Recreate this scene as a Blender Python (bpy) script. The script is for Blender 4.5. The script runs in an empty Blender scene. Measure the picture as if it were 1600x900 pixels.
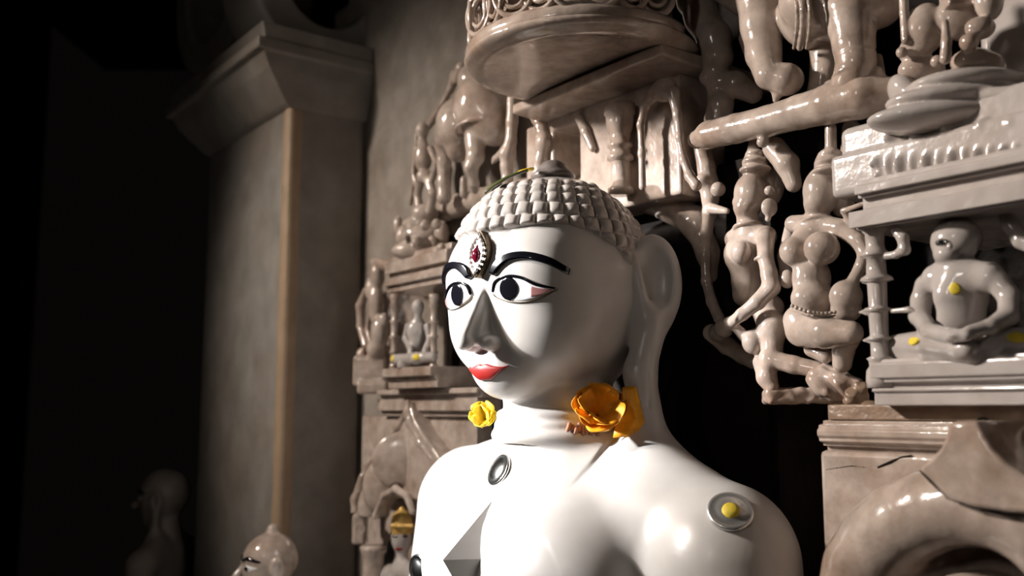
import bpy, math, random
import numpy as np
from mathutils import Vector, noise

random.seed(7)
scene = bpy.context.scene
COL = scene.collection

# ------------------------------------------------------------------ camera
FPX = 1500.0                      # focal length in pixels of the 1600x900 frame
CAMH = 1.60                       # camera height above the floor
PITCH = math.radians(7.2)
cam_data = bpy.data.cameras.new('camera')
cam_data.sensor_width = 36.0
cam_data.lens = 36.0 * FPX / 1600.0
cam_data.clip_start = 0.02
cam_data.clip_end = 60
cam_data.dof.use_dof = True
cam_data.dof.focus_distance = 1.13
cam_data.dof.aperture_fstop = 3.6
cam = bpy.data.objects.new('camera', cam_data)
COL.objects.link(cam)
cam.location = (0, 0, CAMH)
cam.rotation_euler = (math.radians(90) + PITCH, 0, 0)
scene.camera = cam

# ------------------------------------------------------------------ colour management
scene.view_settings.view_transform = 'Standard'
scene.view_settings.look = 'None'
scene.view_settings.gamma = 1.0
scene.view_settings.use_curve_mapping = False
scene.view_settings.exposure = 0.0

# ------------------------------------------------------------------ frames
CP, SP = math.cos(PITCH), math.sin(PITCH)

def ray(px, py):
    x = (px - 800.0) / FPX; y = (450.0 - py) / FPX
    return np.array([x, CP - y * SP, SP + y * CP])

def at(px, py, depth):
    return np.array([0, 0, CAMH]) + ray(px, py) * depth

O = at(863, 455, 1.25)                      # centre of the statue's head
UX = np.array([0.6, -0.8, 0.0])             # along the carved wall, to the right
NX = np.array([-0.8, -0.6, 0.0])            # out of the wall
ZX = np.array([0.0, 0.0, 1.0])

def L2W(p):
    p = np.asarray(p, dtype=float)
    return O + p[..., 0:1] * UX + p[..., 1:2] * ZX + p[..., 2:3] * NX

def W2L(p):
    d = np.asarray(p, dtype=float) - O
    return np.stack([d @ UX, d @ ZX, d @ NX], axis=-1)

CAML = W2L(np.array([0, 0, CAMH]))

def rayL(px, py):
    r = ray(px, py)
    return np.array([r @ UX, r @ ZX, r @ NX])

def PW(px, py, w):
    """the point of the vertical plane w behind / before the wall plane seen at a pixel (local)"""
    r = rayL(px, py)
    t = (w - CAML[2]) / r[2]
    return CAML + r * t

def DW(px, py, w):
    r = rayL(px, py)
    return (w - CAML[2]) / r[2]

def PH(px, py, v):
    """the point of a horizontal plane at height v"""
    r = rayL(px, py)
    t = (v - CAML[1]) / r[1]
    return CAML + r * t

# ------------------------------------------------------------------ lights and world
world = bpy.data.worlds.new('world'); scene.world = world
world.use_nodes = True
bg = world.node_tree.nodes['Background']
bg.inputs[0].default_value = (1.0, 0.86, 0.74, 1)
bg.inputs[1].default_value = 0.002

def light(name, kind, loc, target, energy, colour=(1, 1, 1), size=0.1, size_y=None, angle=None, blend=0.3):
    ld = bpy.data.lights.new(name, kind)
    ld.energy = energy; ld.color = colour
    if kind == 'AREA':
        ld.shape = 'RECTANGLE' if size_y else 'DISK'
        ld.size = size
        if size_y: ld.size_y = size_y
    else:
        ld.shadow_soft_size = size
    if kind == 'SPOT':
        ld.spot_size = math.radians(angle); ld.spot_blend = blend
    o = bpy.data.objects.new(name, ld); COL.objects.link(o)
    o.location = loc
    d = Vector(target) - Vector(loc)
    o.rotation_euler = d.to_track_quat('-Z', 'Y').to_euler()
    return o

# daylight beam: a distant source cut to shape by an opening in an added wall
BT = L2W((-.06, -.11, .06))
BDIR = np.array([-.975, -.100, .31]); BDIR = BDIR / np.linalg.norm(BDIR)
BSRC = BT + BDIR * 5.0
light('daylight_beam', 'SPOT', tuple(BSRC), tuple(BT), 6000, (1.0, 0.99, 1.0), 0.14, angle=24, blend=0.2)
# added fill lights for the carved wall
light('relief_fill_right', 'SPOT', (-2.00, 1.05, 2.72), (0.55, 0.95, 1.82), 380.0, (1.0, 0.89, 0.80), 0.12, angle=42, blend=1.0)  # added spot that brightens the right-hand relief
light('relief_fill_left', 'SPOT', (-1.95, 0.95, 3.00), (-0.32, 1.78, 1.78), 230.0, (1.0, 0.88, 0.78), 0.10, angle=38, blend=1.0)  # second added spot, brightens the left-hand relief
light('camera_side_fill', 'AREA', (-1.0, -0.45, 2.2), (0.30, 1.2, 1.7), 2.4, (1.0, 0.90, 0.82), 0.09, 0.26)  # small area fill behind camera left, sized for sharp relief highlights

# ------------------------------------------------------------------ implicit sculpting
def seg(px, py, pz, a, b, ra, rb):
    a = np.asarray(a, float); b = np.asarray(b, float)
    ba = b - a; L2 = float(ba @ ba) + 1e-12
    t = ((px - a[0]) * ba[0] + (py - a[1]) * ba[1] + (pz - a[2]) * ba[2]) / L2
    t = np.clip(t, 0, 1)
    d = np.sqrt((px - a[0] - t * ba[0]) ** 2 + (py - a[1] - t * ba[1]) ** 2 + (pz - a[2] - t * ba[2]) ** 2)
    return d - (ra + (rb - ra) * t)

def rotm(rx=0, ry=0, rz=0):
    cx, sx = math.cos(rx), math.sin(rx); cy, sy = math.cos(ry), math.sin(ry); cz, sz = math.cos(rz), math.sin(rz)
    X = np.array([[1, 0, 0], [0, cx, -sx], [0, sx, cx]])
    Y = np.array([[cy, 0, sy], [0, 1, 0], [-sy, 0, cy]])
    Z = np.array([[cz, -sz, 0], [sz, cz, 0], [0, 0, 1]])
    return Z @ Y @ X

class Sculpt:
    """smooth union of simple solids in the local (u, v, w) frame, polygonised on a grid"""
    def __init__(self):
        self.ops = []
    def _add(self, f, lo, hi, k, mode):
        self.ops.append((f, np.array(lo, float), np.array(hi, float), k, mode)); return self
    def cap(self, a, b, ra, rb=None, k=0.01, mode='+'):
        rb = ra if rb is None else rb
        a = np.asarray(a, float); b = np.asarray(b, float); r = max(ra, rb)
        return self._add(lambda x, y, z: seg(x, y, z, a, b, ra, rb), np.minimum(a, b) - r, np.maximum(a, b) + r, k, mode)
    def chain(self, pts, rs, k=0.01, mode='+'):
        for i in range(len(pts) - 1):
            self.cap(pts[i], pts[i + 1], rs[i], rs[i + 1], k, mode)
        return self
    def ball(self, c, r, k=0.01, mode='+'):
        return self.cap(c, c, r, r, k, mode)
    def ell(self, c, r, k=0.01, rot=None, mode='+'):
        c = np.asarray(c, float); r = np.asarray(r, float); R = np.eye(3) if rot is None else rot.T
        def f(x, y, z):
            X = x - c[0]; Y = y - c[1]; Z = z - c[2]
            a = R[0, 0] * X + R[0, 1] * Y + R[0, 2] * Z
            b = R[1, 0] * X + R[1, 1] * Y + R[1, 2] * Z
            d = R[2, 0] * X + R[2, 1] * Y + R[2, 2] * Z
            k0 = np.sqrt((a / r[0]) ** 2 + (b / r[1]) ** 2 + (d / r[2]) ** 2)
            k1 = np.sqrt((a / r[0] ** 2) ** 2 + (b / r[1] ** 2) ** 2 + (d / r[2] ** 2) ** 2) + 1e-9
            return k0 * (k0 - 1) / k1
        m = r.max()
        return self._add(f, c - (r if rot is None else m), c + (r if rot is None else m), k, mode)
    def box(self, c, h, rad=0.003, k=0.004, rot=None, mode='+'):
        c = np.asarray(c, float); h = np.asarray(h, float); R = np.eye(3) if rot is None else rot.T
        hh = np.maximum(h - rad, 1e-5)
        def f(x, y, z):
            X = x - c[0]; Y = y - c[1]; Z = z - c[2]
            a = np.abs(R[0, 0] * X + R[0, 1] * Y + R[0, 2] * Z) - hh[0]
            b = np.abs(R[1, 0] * X + R[1, 1] * Y + R[1, 2] * Z) - hh[1]
            d = np.abs(R[2, 0] * X + R[2, 1] * Y + R[2, 2] * Z) - hh[2]
            o = np.sqrt(np.maximum(a, 0) ** 2 + np.maximum(b, 0) ** 2 + np.maximum(d, 0) ** 2)
            return o + np.minimum(np.maximum(a, np.maximum(b, d)), 0) - rad
        m = float(np.linalg.norm(h))
        return self._add(f, c - (h if rot is None else m), c + (h if rot is None else m), k, mode)
    def ring(self, c, R1, r, k=0.004, rot=None, sx=1.0, mode='+'):
        """torus in the local x-y plane of rot"""
        c = np.asarray(c, float); R = np.eye(3) if rot is None else rot.T
        def f(x, y, z):
            X = x - c[0]; Y = y - c[1]; Z = z - c[2]
            a = (R[0, 0] * X + R[0, 1] * Y + R[0, 2] * Z) / sx
            b = R[1, 0] * X + R[1, 1] * Y + R[1, 2] * Z
            d = R[2, 0] * X + R[2, 1] * Y + R[2, 2] * Z
            return np.sqrt((np.sqrt(a * a + b * b) - R1) ** 2 + d * d) - r
        m = (R1 + r) * max(sx, 1)
        return self._add(f, c - m, c + m, k, mode)
    def field(self, x, y, z):
        sh = np.broadcast(x, y, z).shape
        F = np.full(sh, 1.0, np.result_type(x, np.float32))
        for f, lo, hi, k, mode in self.ops:
            F = self._comb(F, f(x, y, z), k, mode)
        return F
    @staticmethod
    def _comb(A, B, k, mode):
        k = max(k, 1e-6)
        if mode == '+':
            h = np.maximum(k - np.abs(A - B), 0) / k
            return np.minimum(A, B) - h * h * k * 0.25
        B = -B
        h = np.maximum(k - np.abs(A - B), 0) / k
        return np.maximum(A, B) + h * h * k * 0.25
    def bounds(self):
        lo = np.min([o[1] for o in self.ops if o[4] == '+'], axis=0)
        hi = np.max([o[2] for o in self.ops if o[4] == '+'], axis=0)
        return lo, hi
    def mesh(self, h, axes=None, lo=None, hi=None, noise_amp=0.0, noise_scale=40.0):
        l, g = self.bounds()
        if lo is not None: l = np.maximum(l, lo)
        if hi is not None: g = np.minimum(g, hi)
        if axes is None:
            axes = [np.arange(l[i] - 3 * h, g[i] + 4 * h, h) for i in range(3)]
        xs, ys, zs = axes
        F = np.full((len(xs), len(ys), len(zs)), 0.05, np.float32)
        for f, a, b, k, mode in self.ops:
            m = k + 3 * h
            s = []
            for A, q0, q1 in ((xs, a[0], b[0]), (ys, a[1], b[1]), (zs, a[2], b[2])):
                s.append(slice(max(0, np.searchsorted(A, q0 - m)), np.searchsorted(A, q1 + m)))
            if any(t.stop <= t.start for t in s): continue
            X = xs[s[0]][:, None, None].astype(np.float32); Y = ys[s[1]][None, :, None].astype(np.float32); Z = zs[s[2]][None, None, :].astype(np.float32)
            B = f(X, Y, Z).astype(np.float32)
            F[s[0], s[1], s[2]] = self._comb(F[s[0], s[1], s[2]], B, k, mode)
        F[0] = F[-1] = 0.05; F[:, 0] = F[:, -1] = 0.05; F[:, :, 0] = F[:, :, -1] = 0.05
        V, Q = surface_nets(F, xs, ys, zs)
        V = relax(V, Q, 2)
        if noise_amp:
            V = V + noise_amp * np.stack([np.sin(V[:, 1] * noise_scale + 3 * np.sin(V[:, 2] * noise_scale * .7)),
                                          np.sin(V[:, 2] * noise_scale * 1.1 + 2 * np.sin(V[:, 0] * noise_scale * .8)),
                                          np.sin(V[:, 0] * noise_scale * .9 + 3 * np.sin(V[:, 1] * noise_scale * .6))], 1)
        return V, Q

def surface_nets(F, xs, ys, zs):
    S = F < 0
    nx, ny, nz = F.shape
    any_ = np.zeros((nx - 1, ny - 1, nz - 1), bool); all_ = np.ones_like(any_)
    for i in (0, 1):
        for j in (0, 1):
            for k in (0, 1):
                c = S[i:nx - 1 + i, j:ny - 1 + j, k:nz - 1 + k]
                any_ |= c; all_ &= c
    I, J, K = np.nonzero(any_ & ~all_)
    idx = np.full(any_.shape, -1, np.int64); idx[I, J, K] = np.arange(len(I))
    P = np.zeros((len(I), 3)); C = np.zeros(len(I))
    def pt(i, j, k): return np.stack([xs[i], ys[j], zs[k]], 1)
    corners = [(i, j, k) for i in (0, 1) for j in (0, 1) for k in (0, 1)]
    for a in corners:
        for ax in range(3):
            if a[ax]: continue
            b = list(a); b[ax] = 1
            fa = F[I + a[0], J + a[1], K + a[2]]; fb = F[I + b[0], J + b[1], K + b[2]]
            m = (fa < 0) != (fb < 0)
            if not m.any(): continue
            t = (fa[m] / (fa[m] - fb[m]))[:, None]
            pa = pt(I[m] + a[0], J[m] + a[1], K[m] + a[2]); pb = pt(I[m] + b[0], J[m] + b[1], K[m] + b[2])
            P[m] += pa + (pb - pa) * t; C[m] += 1
    P /= C[:, None]
    quads = []
    for ax in range(3):
        sl0 = [slice(None)] * 3; sl1 = [slice(None)] * 3
        sl0[ax] = slice(0, -1); sl1[ax] = slice(1, None)
        A = S[tuple(sl0)]; B = S[tuple(sl1)]
        E = A != B
        o = [q for q in range(3) if q != ax]
        E = E.copy()
        for q in o:
            e0 = [slice(None)] * 3; e0[q] = 0; E[tuple(e0)] = False
            e0[q] = -1; E[tuple(e0)] = False
        i = np.nonzero(E); pos = np.stack(i, 1)
        if len(pos) == 0: continue
        d1 = np.zeros(3, int); d1[o[0]] = 1; d2 = np.zeros(3, int); d2[o[1]] = 1
        def g(p): return idx[p[:, 0], p[:, 1], p[:, 2]]
        q = np.stack([g(pos - d1 - d2), g(pos - d2), g(pos), g(pos - d1)], 1)
        flip = A[i] if ax != 1 else ~A[i]
        q = np.where(flip[:, None], q, q[:, ::-1])
        quads.append(q)
    return P, np.concatenate(quads)

def relax(V, Q, n):
    e = np.concatenate([Q[:, [0, 1]], Q[:, [1, 2]], Q[:, [2, 3]], Q[:, [3, 0]]])
    for _ in range(n):
        acc = np.zeros_like(V); cnt = np.zeros(len(V))
        for c in range(3):
            acc[:, c] = np.bincount(e[:, 0], V[e[:, 1], c], len(V)) + np.bincount(e[:, 1], V[e[:, 0], c], len(V))
        cnt = np.bincount(e[:, 0], minlength=len(V)) + np.bincount(e[:, 1], minlength=len(V))
        V = 0.5 * V + 0.5 * acc / np.maximum(cnt, 1)[:, None]
    return V

# ------------------------------------------------------------------ object helpers
def tag(o, label=None, cat=None, group=None, kind=None):
    if label: o['label'] = label
    if cat: o['category'] = cat
    if group: o['group'] = group
    if kind: o['kind'] = kind
    return o

def empty(name, loc_local, label, cat, group=None):
    o = bpy.data.objects.new(name, None); COL.objects.link(o)
    o.location = tuple(L2W(np.asarray(loc_local, float)))
    o.empty_display_size = 0.05
    return tag(o, label, cat, group)

def obj(name, V, faces, mat, parent=None, smooth=True, local=True, base=None):
    """one mesh object from local-frame vertices; its origin is its own base (or its parent's)"""
    V = np.asarray(V, float)
    Wd = L2W(V) if local else V
    if parent is not None:
        org = np.array(parent.location)
        p = parent
        while p.parent is not None:
            p = p.parent; org = org + np.array(p.location)
    else:
        org = np.array([(Wd[:, 0].min() + Wd[:, 0].max()) / 2, (Wd[:, 1].min() + Wd[:, 1].max()) / 2, Wd[:, 2].min()]) if base is None else np.array(base)
    me = bpy.data.meshes.new(name)
    co = (Wd - org).astype(np.float32)
    F = np.asarray(faces) if not isinstance(faces, list) else None
    if F is not None and F.ndim == 2:
        n = F.shape[1]
        me.vertices.add(len(co)); me.vertices.foreach_set('co', co.ravel())
        me.loops.add(F.size); me.loops.foreach_set('vertex_index', F.astype(np.int32).ravel())
        me.polygons.add(len(F)); me.polygons.foreach_set('loop_start', np.arange(0, F.size, n, dtype=np.int32))
        try: me.polygons.foreach_set('loop_total', np.full(len(F), n, np.int32))
        except Exception: pass
        me.update(calc_edges=True); me.validate()
    else:
        me.from_pydata([tuple(c) for c in co], [], [tuple(int(i) for i in f) for f in faces]); me.update()
    if smooth:
        me.polygons.foreach_set('use_smooth', [True] * len(me.polygons))
        if smooth != True:
            me.set_sharp_from_angle(angle=math.radians(smooth))
    me.materials.append(mat)
    o = bpy.data.objects.new(name, me); COL.objects.link(o)
    if parent is not None: o.parent = parent
    else: o.location = tuple(org)
    return o

def fix_normals(o):
    import bmesh
    bm = bmesh.new(); bm.from_mesh(o.data); bmesh.ops.recalc_face_normals(bm, faces=bm.faces); bm.to_mesh(o.data); bm.free()
    return o

def bevel(o, w, seg_=2, ang=35):
    m = o.modifiers.new('bevel', 'BEVEL'); m.width = w; m.segments = seg_; m.limit_method = 'ANGLE'; m.angle_limit = math.radians(ang)
    return o

def carve(name, s, h, mat, parent=None, **kw):
    V, Q = s.mesh(h, **kw)
    return obj(name, V, Q, mat, parent)

def molding(profile, u0, u1, caps=True):
    """profile = list of (w, v) swept along u"""
    n = len(profile)
    V = [(u0, v, w) for w, v in profile] + [(u1, v, w) for w, v in profile]
    F = [(i, (i + 1) % n, n + (i + 1) % n, n + i) for i in range(n)]
    F += [tuple(range(n))[::-1], tuple(range(n, 2 * n))]
    return V, F

def prism(poly, w0, w1):
    """polygon of (u, v) extruded along w"""
    n = len(poly)
    V = [(u, v, w0) for u, v in poly] + [(u, v, w1) for u, v in poly]
    F = [(i, (i + 1) % n, n + (i + 1) % n, n + i) for i in range(n)]
    F += [tuple(range(n))[::-1], tuple(range(n, 2 * n))]
    return V, F

def lathe(c, prof, n=28):
    """profile = list of (radius, v offset) around the vertical axis through c"""
    V = []; F = []
    for r, v in prof:
        for i in range(n):
            a = 2 * math.pi * i / n
            V.append((c[0] + r * math.cos(a), c[1] + v, c[2] + r * math.sin(a)))
    for j in range(len(prof) - 1):
        for i in range(n):
            F.append((j * n + i, j * n + (i + 1) % n, (j + 1) * n + (i + 1) % n, (j + 1) * n + i))
    F.append(tuple(range(n))); F.append(tuple(range((len(prof) - 1) * n, len(prof) * n)))
    return V, F

def spline(pts, n):
    """Catmull-Rom through points"""
    P = [np.asarray(p, float) for p in pts]
    P = [2 * P[0] - P[1]] + P + [2 * P[-1] - P[-2]]
    out = []
    m = len(P) - 3
    for s_ in range(n):
        t = s_ / (n - 1) * m; i = min(int(t), m - 1); t -= i
        a, b, c, d = P[i:i + 4]
        out.append(0.5 * ((2 * b) + (c - a) * t + (2 * a - 5 * b + 4 * c - d) * t * t + (3 * b - a - 3 * c + d) * t ** 3))
    return np.array(out)

# ------------------------------------------------------------------ materials
def marble(name, base, stain=(0.30, 0.19, 0.11), amount=0.35, scale=7.0, rough=0.22, vein=0.0, bump=0.05, coat=0.0, speck=0.0, bscale=60.0):
    m = bpy.data.materials.new(name); m.use_nodes = True
    nt = m.node_tree; N = nt.nodes; Lk = nt.links
    b = N['Principled BSDF']
    tc = N.new('ShaderNodeNewGeometry')
    n1 = N.new('ShaderNodeTexNoise'); n1.inputs['Scale'].default_value = scale; n1.inputs['Detail'].default_value = 8; n1.inputs['Roughness'].default_value = 0.65
    n2 = N.new('ShaderNodeTexNoise'); n2.inputs['Scale'].default_value = scale * 5; n2.inputs['Detail'].default_value = 6
    Lk.new(tc.outputs['Position'], n1.inputs['Vector']); Lk.new(tc.outputs['Position'], n2.inputs['Vector'])
    r1 = N.new('ShaderNodeValToRGB'); r1.color_ramp.elements[0].position = 0.47; r1.color_ramp.elements[1].position = 0.74
    r1.color_ramp.elements[0].color = (0, 0, 0, 1); r1.color_ramp.elements[1].color = (amount, amount, amount, 1)
    Lk.new(n1.outputs['Fac'], r1.inputs['Fac'])
    mx = N.new('ShaderNodeMix'); mx.data_type = 'RGBA'
    mx.inputs['A'].default_value = (*base, 1); mx.inputs['B'].default_value = (*stain, 1)
    Lk.new(r1.outputs['Color'], mx.inputs['Factor'])
    r2 = N.new('ShaderNodeValToRGB'); r2.color_ramp.elements[0].position = 0.3; r2.color_ramp.elements[1].position = 0.75
    lo = 1 - 0.30 * min(1, amount * 1.6) - speck
    r2.color_ramp.elements[0].color = (lo, lo * .99, lo * .97, 1); r2.color_ramp.elements[1].color = (1, 1, 1, 1)
    Lk.new(n2.outputs['Fac'], r2.inputs['Fac'])
    mu = N.new('ShaderNodeMix'); mu.data_type = 'RGBA'; mu.blend_type = 'MULTIPLY'; mu.inputs['Factor'].default_value = 1
    Lk.new(mx.outputs['Result'], mu.inputs['A']); Lk.new(r2.outputs['Color'], mu.inputs['B'])
    Lk.new(mu.outputs['Result'], b.inputs['Base Color'])
    b.inputs['Roughness'].default_value = rough
    b.inputs['Specular IOR Level'].default_value = 0.5
    if coat:
        b.inputs['Coat Weight'].default_value = coat; b.inputs['Coat Roughness'].default_value = 0.06
    if bump:
        bp = N.new('ShaderNodeBump'); bp.inputs['Strength'].default_value = bump; bp.inputs['Distance'].default_value = 0.01
        n3 = N.new('ShaderNodeTexNoise'); n3.inputs['Scale'].default_value = bscale; n3.inputs['Detail'].default_value = 3
        Lk.new(tc.outputs['Position'], n3.inputs['Vector'])
        Lk.new(n3.outputs['Fac'], bp.inputs['Height']); Lk.new(bp.outputs['Normal'], b.inputs['Normal'])
    return m

def plain(name, base, rough=0.4, metal=0.0, coat=0.0, spots=0.0, sscale=60, emis=None, trans=0):
    m = bpy.data.materials.new(name); m.use_nodes = True
    nt = m.node_tree; b = nt.nodes['Principled BSDF']
    if spots:
        tc = nt.nodes.new('ShaderNodeNewGeometry')
        n = nt.nodes.new('ShaderNodeTexNoise'); n.inputs['Scale'].default_value = sscale; n.inputs['Detail'].default_value = 4
        nt.links.new(tc.outputs['Position'], n.inputs['Vector'])
        r = nt.nodes.new('ShaderNodeValToRGB')
        r.color_ramp.elements[0].color = tuple(c * (1 - spots) for c in base) + (1,); r.color_ramp.elements[1].color = (*base, 1)
        r.color_ramp.elements[0].position = .35; r.color_ramp.elements[1].position = .62
        nt.links.new(n.outputs['Fac'], r.inputs['Fac']); nt.links.new(r.outputs['Color'], b.inputs['Base Color'])
    else:
        b.inputs['Base Color'].default_value = (*base, 1)
    b.inputs['Roughness'].default_value = rough; b.inputs['Metallic'].default_value = metal
    b.inputs['Coat Weight'].default_value = coat; b.inputs['Coat Roughness'].default_value = 0.05
    return m

M_WHITE = marble('polished_white_marble', (0.56, 0.54, 0.52), (0.46, 0.40, 0.33), 0.25, 5, 0.32, bump=0.0, coat=0.05)
M_HAIR = marble('hair_marble', (0.46, 0.42, 0.39), (0.30, 0.25, 0.21), 0.3, 12, 0.2, bump=0.0, coat=0.3)
M_KNOT = marble('dark_topknot_marble', (0.13, 0.11, 0.10), (0.25, 0.22, 0.2), 0.5, 30, 0.4, bump=0.1)
M_REL = marble('aged_cream_marble', (0.54, 0.45, 0.39), (0.24, 0.13, 0.07), 0.80, 9, 0.17, bump=0.10, coat=0.35, speck=0.08)
M_RELW = marble('pale_niche_marble', (0.50, 0.46, 0.44), (0.34, 0.25, 0.18), 0.35, 8, 0.15, bump=0.08, coat=0.4)
M_RELB = marble('brown_stained_marble', (0.34, 0.24, 0.17), (0.16, 0.09, 0.05), 0.6, 8, 0.35, bump=0.3, speck=0.1)
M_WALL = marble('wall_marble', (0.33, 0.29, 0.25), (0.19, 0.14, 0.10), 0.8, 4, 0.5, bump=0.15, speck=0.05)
M_PILLAR = marble('pillar_marble', (0.25, 0.23, 0.205), (0.19, 0.13, 0.08), 0.6, 3, 0.5, bump=0.1, speck=0.03)
M_TAN = marble('tan_stained_marble', (0.34, 0.24, 0.155), (0.25, 0.17, 0.10), 0.5, 4, 0.45, bump=0.1)
M_DARK = marble('shade_and_crack_black', (0.009, 0.006, 0.004), (0.004, 0.0025, 0.002), 0.9, 6, 0.7, bump=0.3)  # near-black base carries the shade of the recess; also used for cracks
M_UNLIT = marble('unlit_room_black', (0.006, 0.006, 0.006), (0.002, 0.002, 0.002), 0.9, 6, 0.8, bump=0.2)  # darkness of the unlit room put into the wall colour
M_UNLIT.node_tree.nodes['Principled BSDF'].inputs['Specular IOR Level'].default_value = 0.0
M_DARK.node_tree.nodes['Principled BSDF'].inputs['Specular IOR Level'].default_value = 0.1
M_BLACK = plain('black_enamel', (0.004, 0.004, 0.006), 0.12, coat=1.0)
M_EYE = plain('white_enamel', (0.85, 0.85, 0.86), 0.12, coat=0.6)
M_PINK = plain('pink_enamel', (0.35, 0.16, 0.15), 0.3)
M_LIP = plain('red_lip_paint', (0.30, 0.008, 0.005), 0.5, coat=0.05, spots=0.2)
M_SILVER = plain('silver', (0.62, 0.62, 0.60), 0.17, 1.0)
M_SILVER_DULL = plain('dull_silver', (0.75, 0.75, 0.73), 0.30, 0.85)
M_BRONZE = plain('tarnished_bronze', (0.16, 0.12, 0.08), 0.35, 0.9, spots=0.3)
M_CRYSTAL = plain('clear_crystal', (0.75, 0.70, 0.66), 0.08, 0.3, coat=1)
M_RUBY = plain('dark_red_stone', (0.10, 0.004, 0.015), 0.08, coat=1)
M_ORANGE = plain('orange_petal', (0.98, 0.42, 0.010), 0.55, spots=0.35, sscale=45)
M_YELLOW = plain('yellow_petal', (0.92, 0.66, 0.02), 0.55, spots=0.35, sscale=60)
M_YPASTE = plain('yellow_sandalwood_paste', (0.80, 0.62, 0.05), 0.6, spots=0.25, sscale=120)
M_LEAF = plain('dark_green_leaf', (0.045, 0.055, 0.012), 0.4, spots=0.4)
M_GOLD = plain('golden_paint', (0.75, 0.48, 0.14), 0.4, 0.3, spots=0.3)
M_GREYFACET = plain('grey_marble_facet', (0.28, 0.28, 0.28), 0.3)
M_BROWNFRINGE = plain('dry_brown_petal', (0.30, 0.14, 0.08), 0.7, spots=0.3)
# ================================================================== the main statue
# the head is turned a little against the shoulders; it has its own frame
HD = math.radians(9.0); HC, HSN = math.cos(HD), math.sin(HD)
HOFF = np.array([-.004, 0, .007])
def h2l(p):
    p = np.asarray(p, float); u, v, w = p[..., 0], p[..., 1], p[..., 2]
    return np.stack([u * HC + w * HSN, v, -u * HSN + w * HC], -1) + HOFF
def l2h(p):
    p = np.asarray(p, float) - HOFF; u, v, w = p[..., 0], p[..., 1], p[..., 2]
    return np.stack([u * HC - w * HSN, v, u * HSN + w * HC], -1)
HEAD = Sculpt()
HEAD.ell((0, .030, -.018), (.124, .117, .126), .03)
HEAD.ell((0, -.036, .010), (.101, .103, .092), .05)
HEAD.ell((0, -.028, -.045), (.100, .106, .080), .05)
for s in (-1, 1):
    HEAD.ell((s * .048, -.048, .048), (.052, .056, .052), .04)
    HEAD.ell((s * .045, .020, .060), (.050, .045, .045), .04)
HEAD.ell((0, -.110, .066), (.032, .024, .030), .03)
# eyes and lips swell
for s in (-1, 1):
    HEAD.ell((s * .050, .002, .074), (.036, .018, .026), .010, rotm(0, s * .30, 0))
    HEAD.ell((s * .050, .034, .080), (.036, .008, .018), .012, rotm(0, s * .30, 0))
HEAD.ell((0, -.098, .074), (.040, .034, .034), .03)
HEAD.ell((0, -.104, .093), (.028, .010, .018), .010)
# nose: a sharp ridge with steep flat flanks
HEAD.cap((0, .022, .098), (0, -.070, .147), .0045, .0066, .005)
HEAD.cap((0, .005, .098), (0, -.068, .128), .006, .0095, .004)
HEAD.cap((0, -.010, .094), (0, -.068, .112), .008, .0125, .004)
HEAD.ell((0, -.075, .144), (.0100, .0090, .0110), .004)
for s in (-1, 1):
    HEAD.ell((s * .0150, -.074, .116), (.0105, .0100, .0170), .004)
    HEAD.ell((s * .008, -.0870, .126), (.0045, .004, .007), .003, mode='-')
# ears with long lobes that rest on the shoulders
for s in (-1, 1):
    ang = math.radians(44); ce, se = math.cos(ang), math.sin(ang)
    R = rotm(0, s * ang, 0)
    ex = np.array([s * ce, 0, -se])          # from the cheek outwards along the ear plate
    en = np.array([s * se, 0, ce])
    c = np.array([s * .128, .002, -.055]) + en * .012
    HEAD.ell(c, (.036, .062, .013), .006, R)
    HEAD.ell(c - en * .016, (.026, .045, .018), .006, R)
    HEAD.ell(c + ex * -.002 + np.array([0, .004, 0]) + en * .014, (.0270, .048, .0160), .004, R, mode='-')
    HEAD.cap(c + ex * -.024 + np.array([0, .030, 0]) + en * .008, c + ex * -.010 + np.array([0, -.045, 0]) + en * .010, .005, .008, .006)
    HEAD.chain([c + np.array([0, -.045, 0]) + ex * -.002, c + np.array([0, -.11, 0]) + ex * -.018, c + np.array([0, -.195 if s > 0 else -.125, 0]) + ex * -.010], [.020, .0185, .024] if s > 0 else [.016, .010, .010], .012)
    HEAD.cap(c + np.array([0, -.085, 0]) + ex * -.006 + en * .0195, c + np.array([0, -.150, 0]) + ex * -.010 + en * .019, .0022, .0022, .003, mode='-')
S = Sculpt()
def _hf(x, y, z):
    x = x - HOFF[0]; z = z - HOFF[2]; y = y + 0 * x + 0 * z
    return HEAD.field(x * HC - z * HSN, y, x * HSN + z * HC)
S._add(_hf, (-.20, -.215, -.18), (.20, .16, .185), .0, '+')
# neck with three folds
S.cap((0, -.11, -.004), (0, -.24, -.026), .070, .076, .008)
for v_, r_ in ((-.160, .0705), (-.172, .073), (-.184, .076)):
    S.ring((0, v_, -.006), r_, .0070, .004, rotm(math.radians(90), 0, 0))
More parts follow.
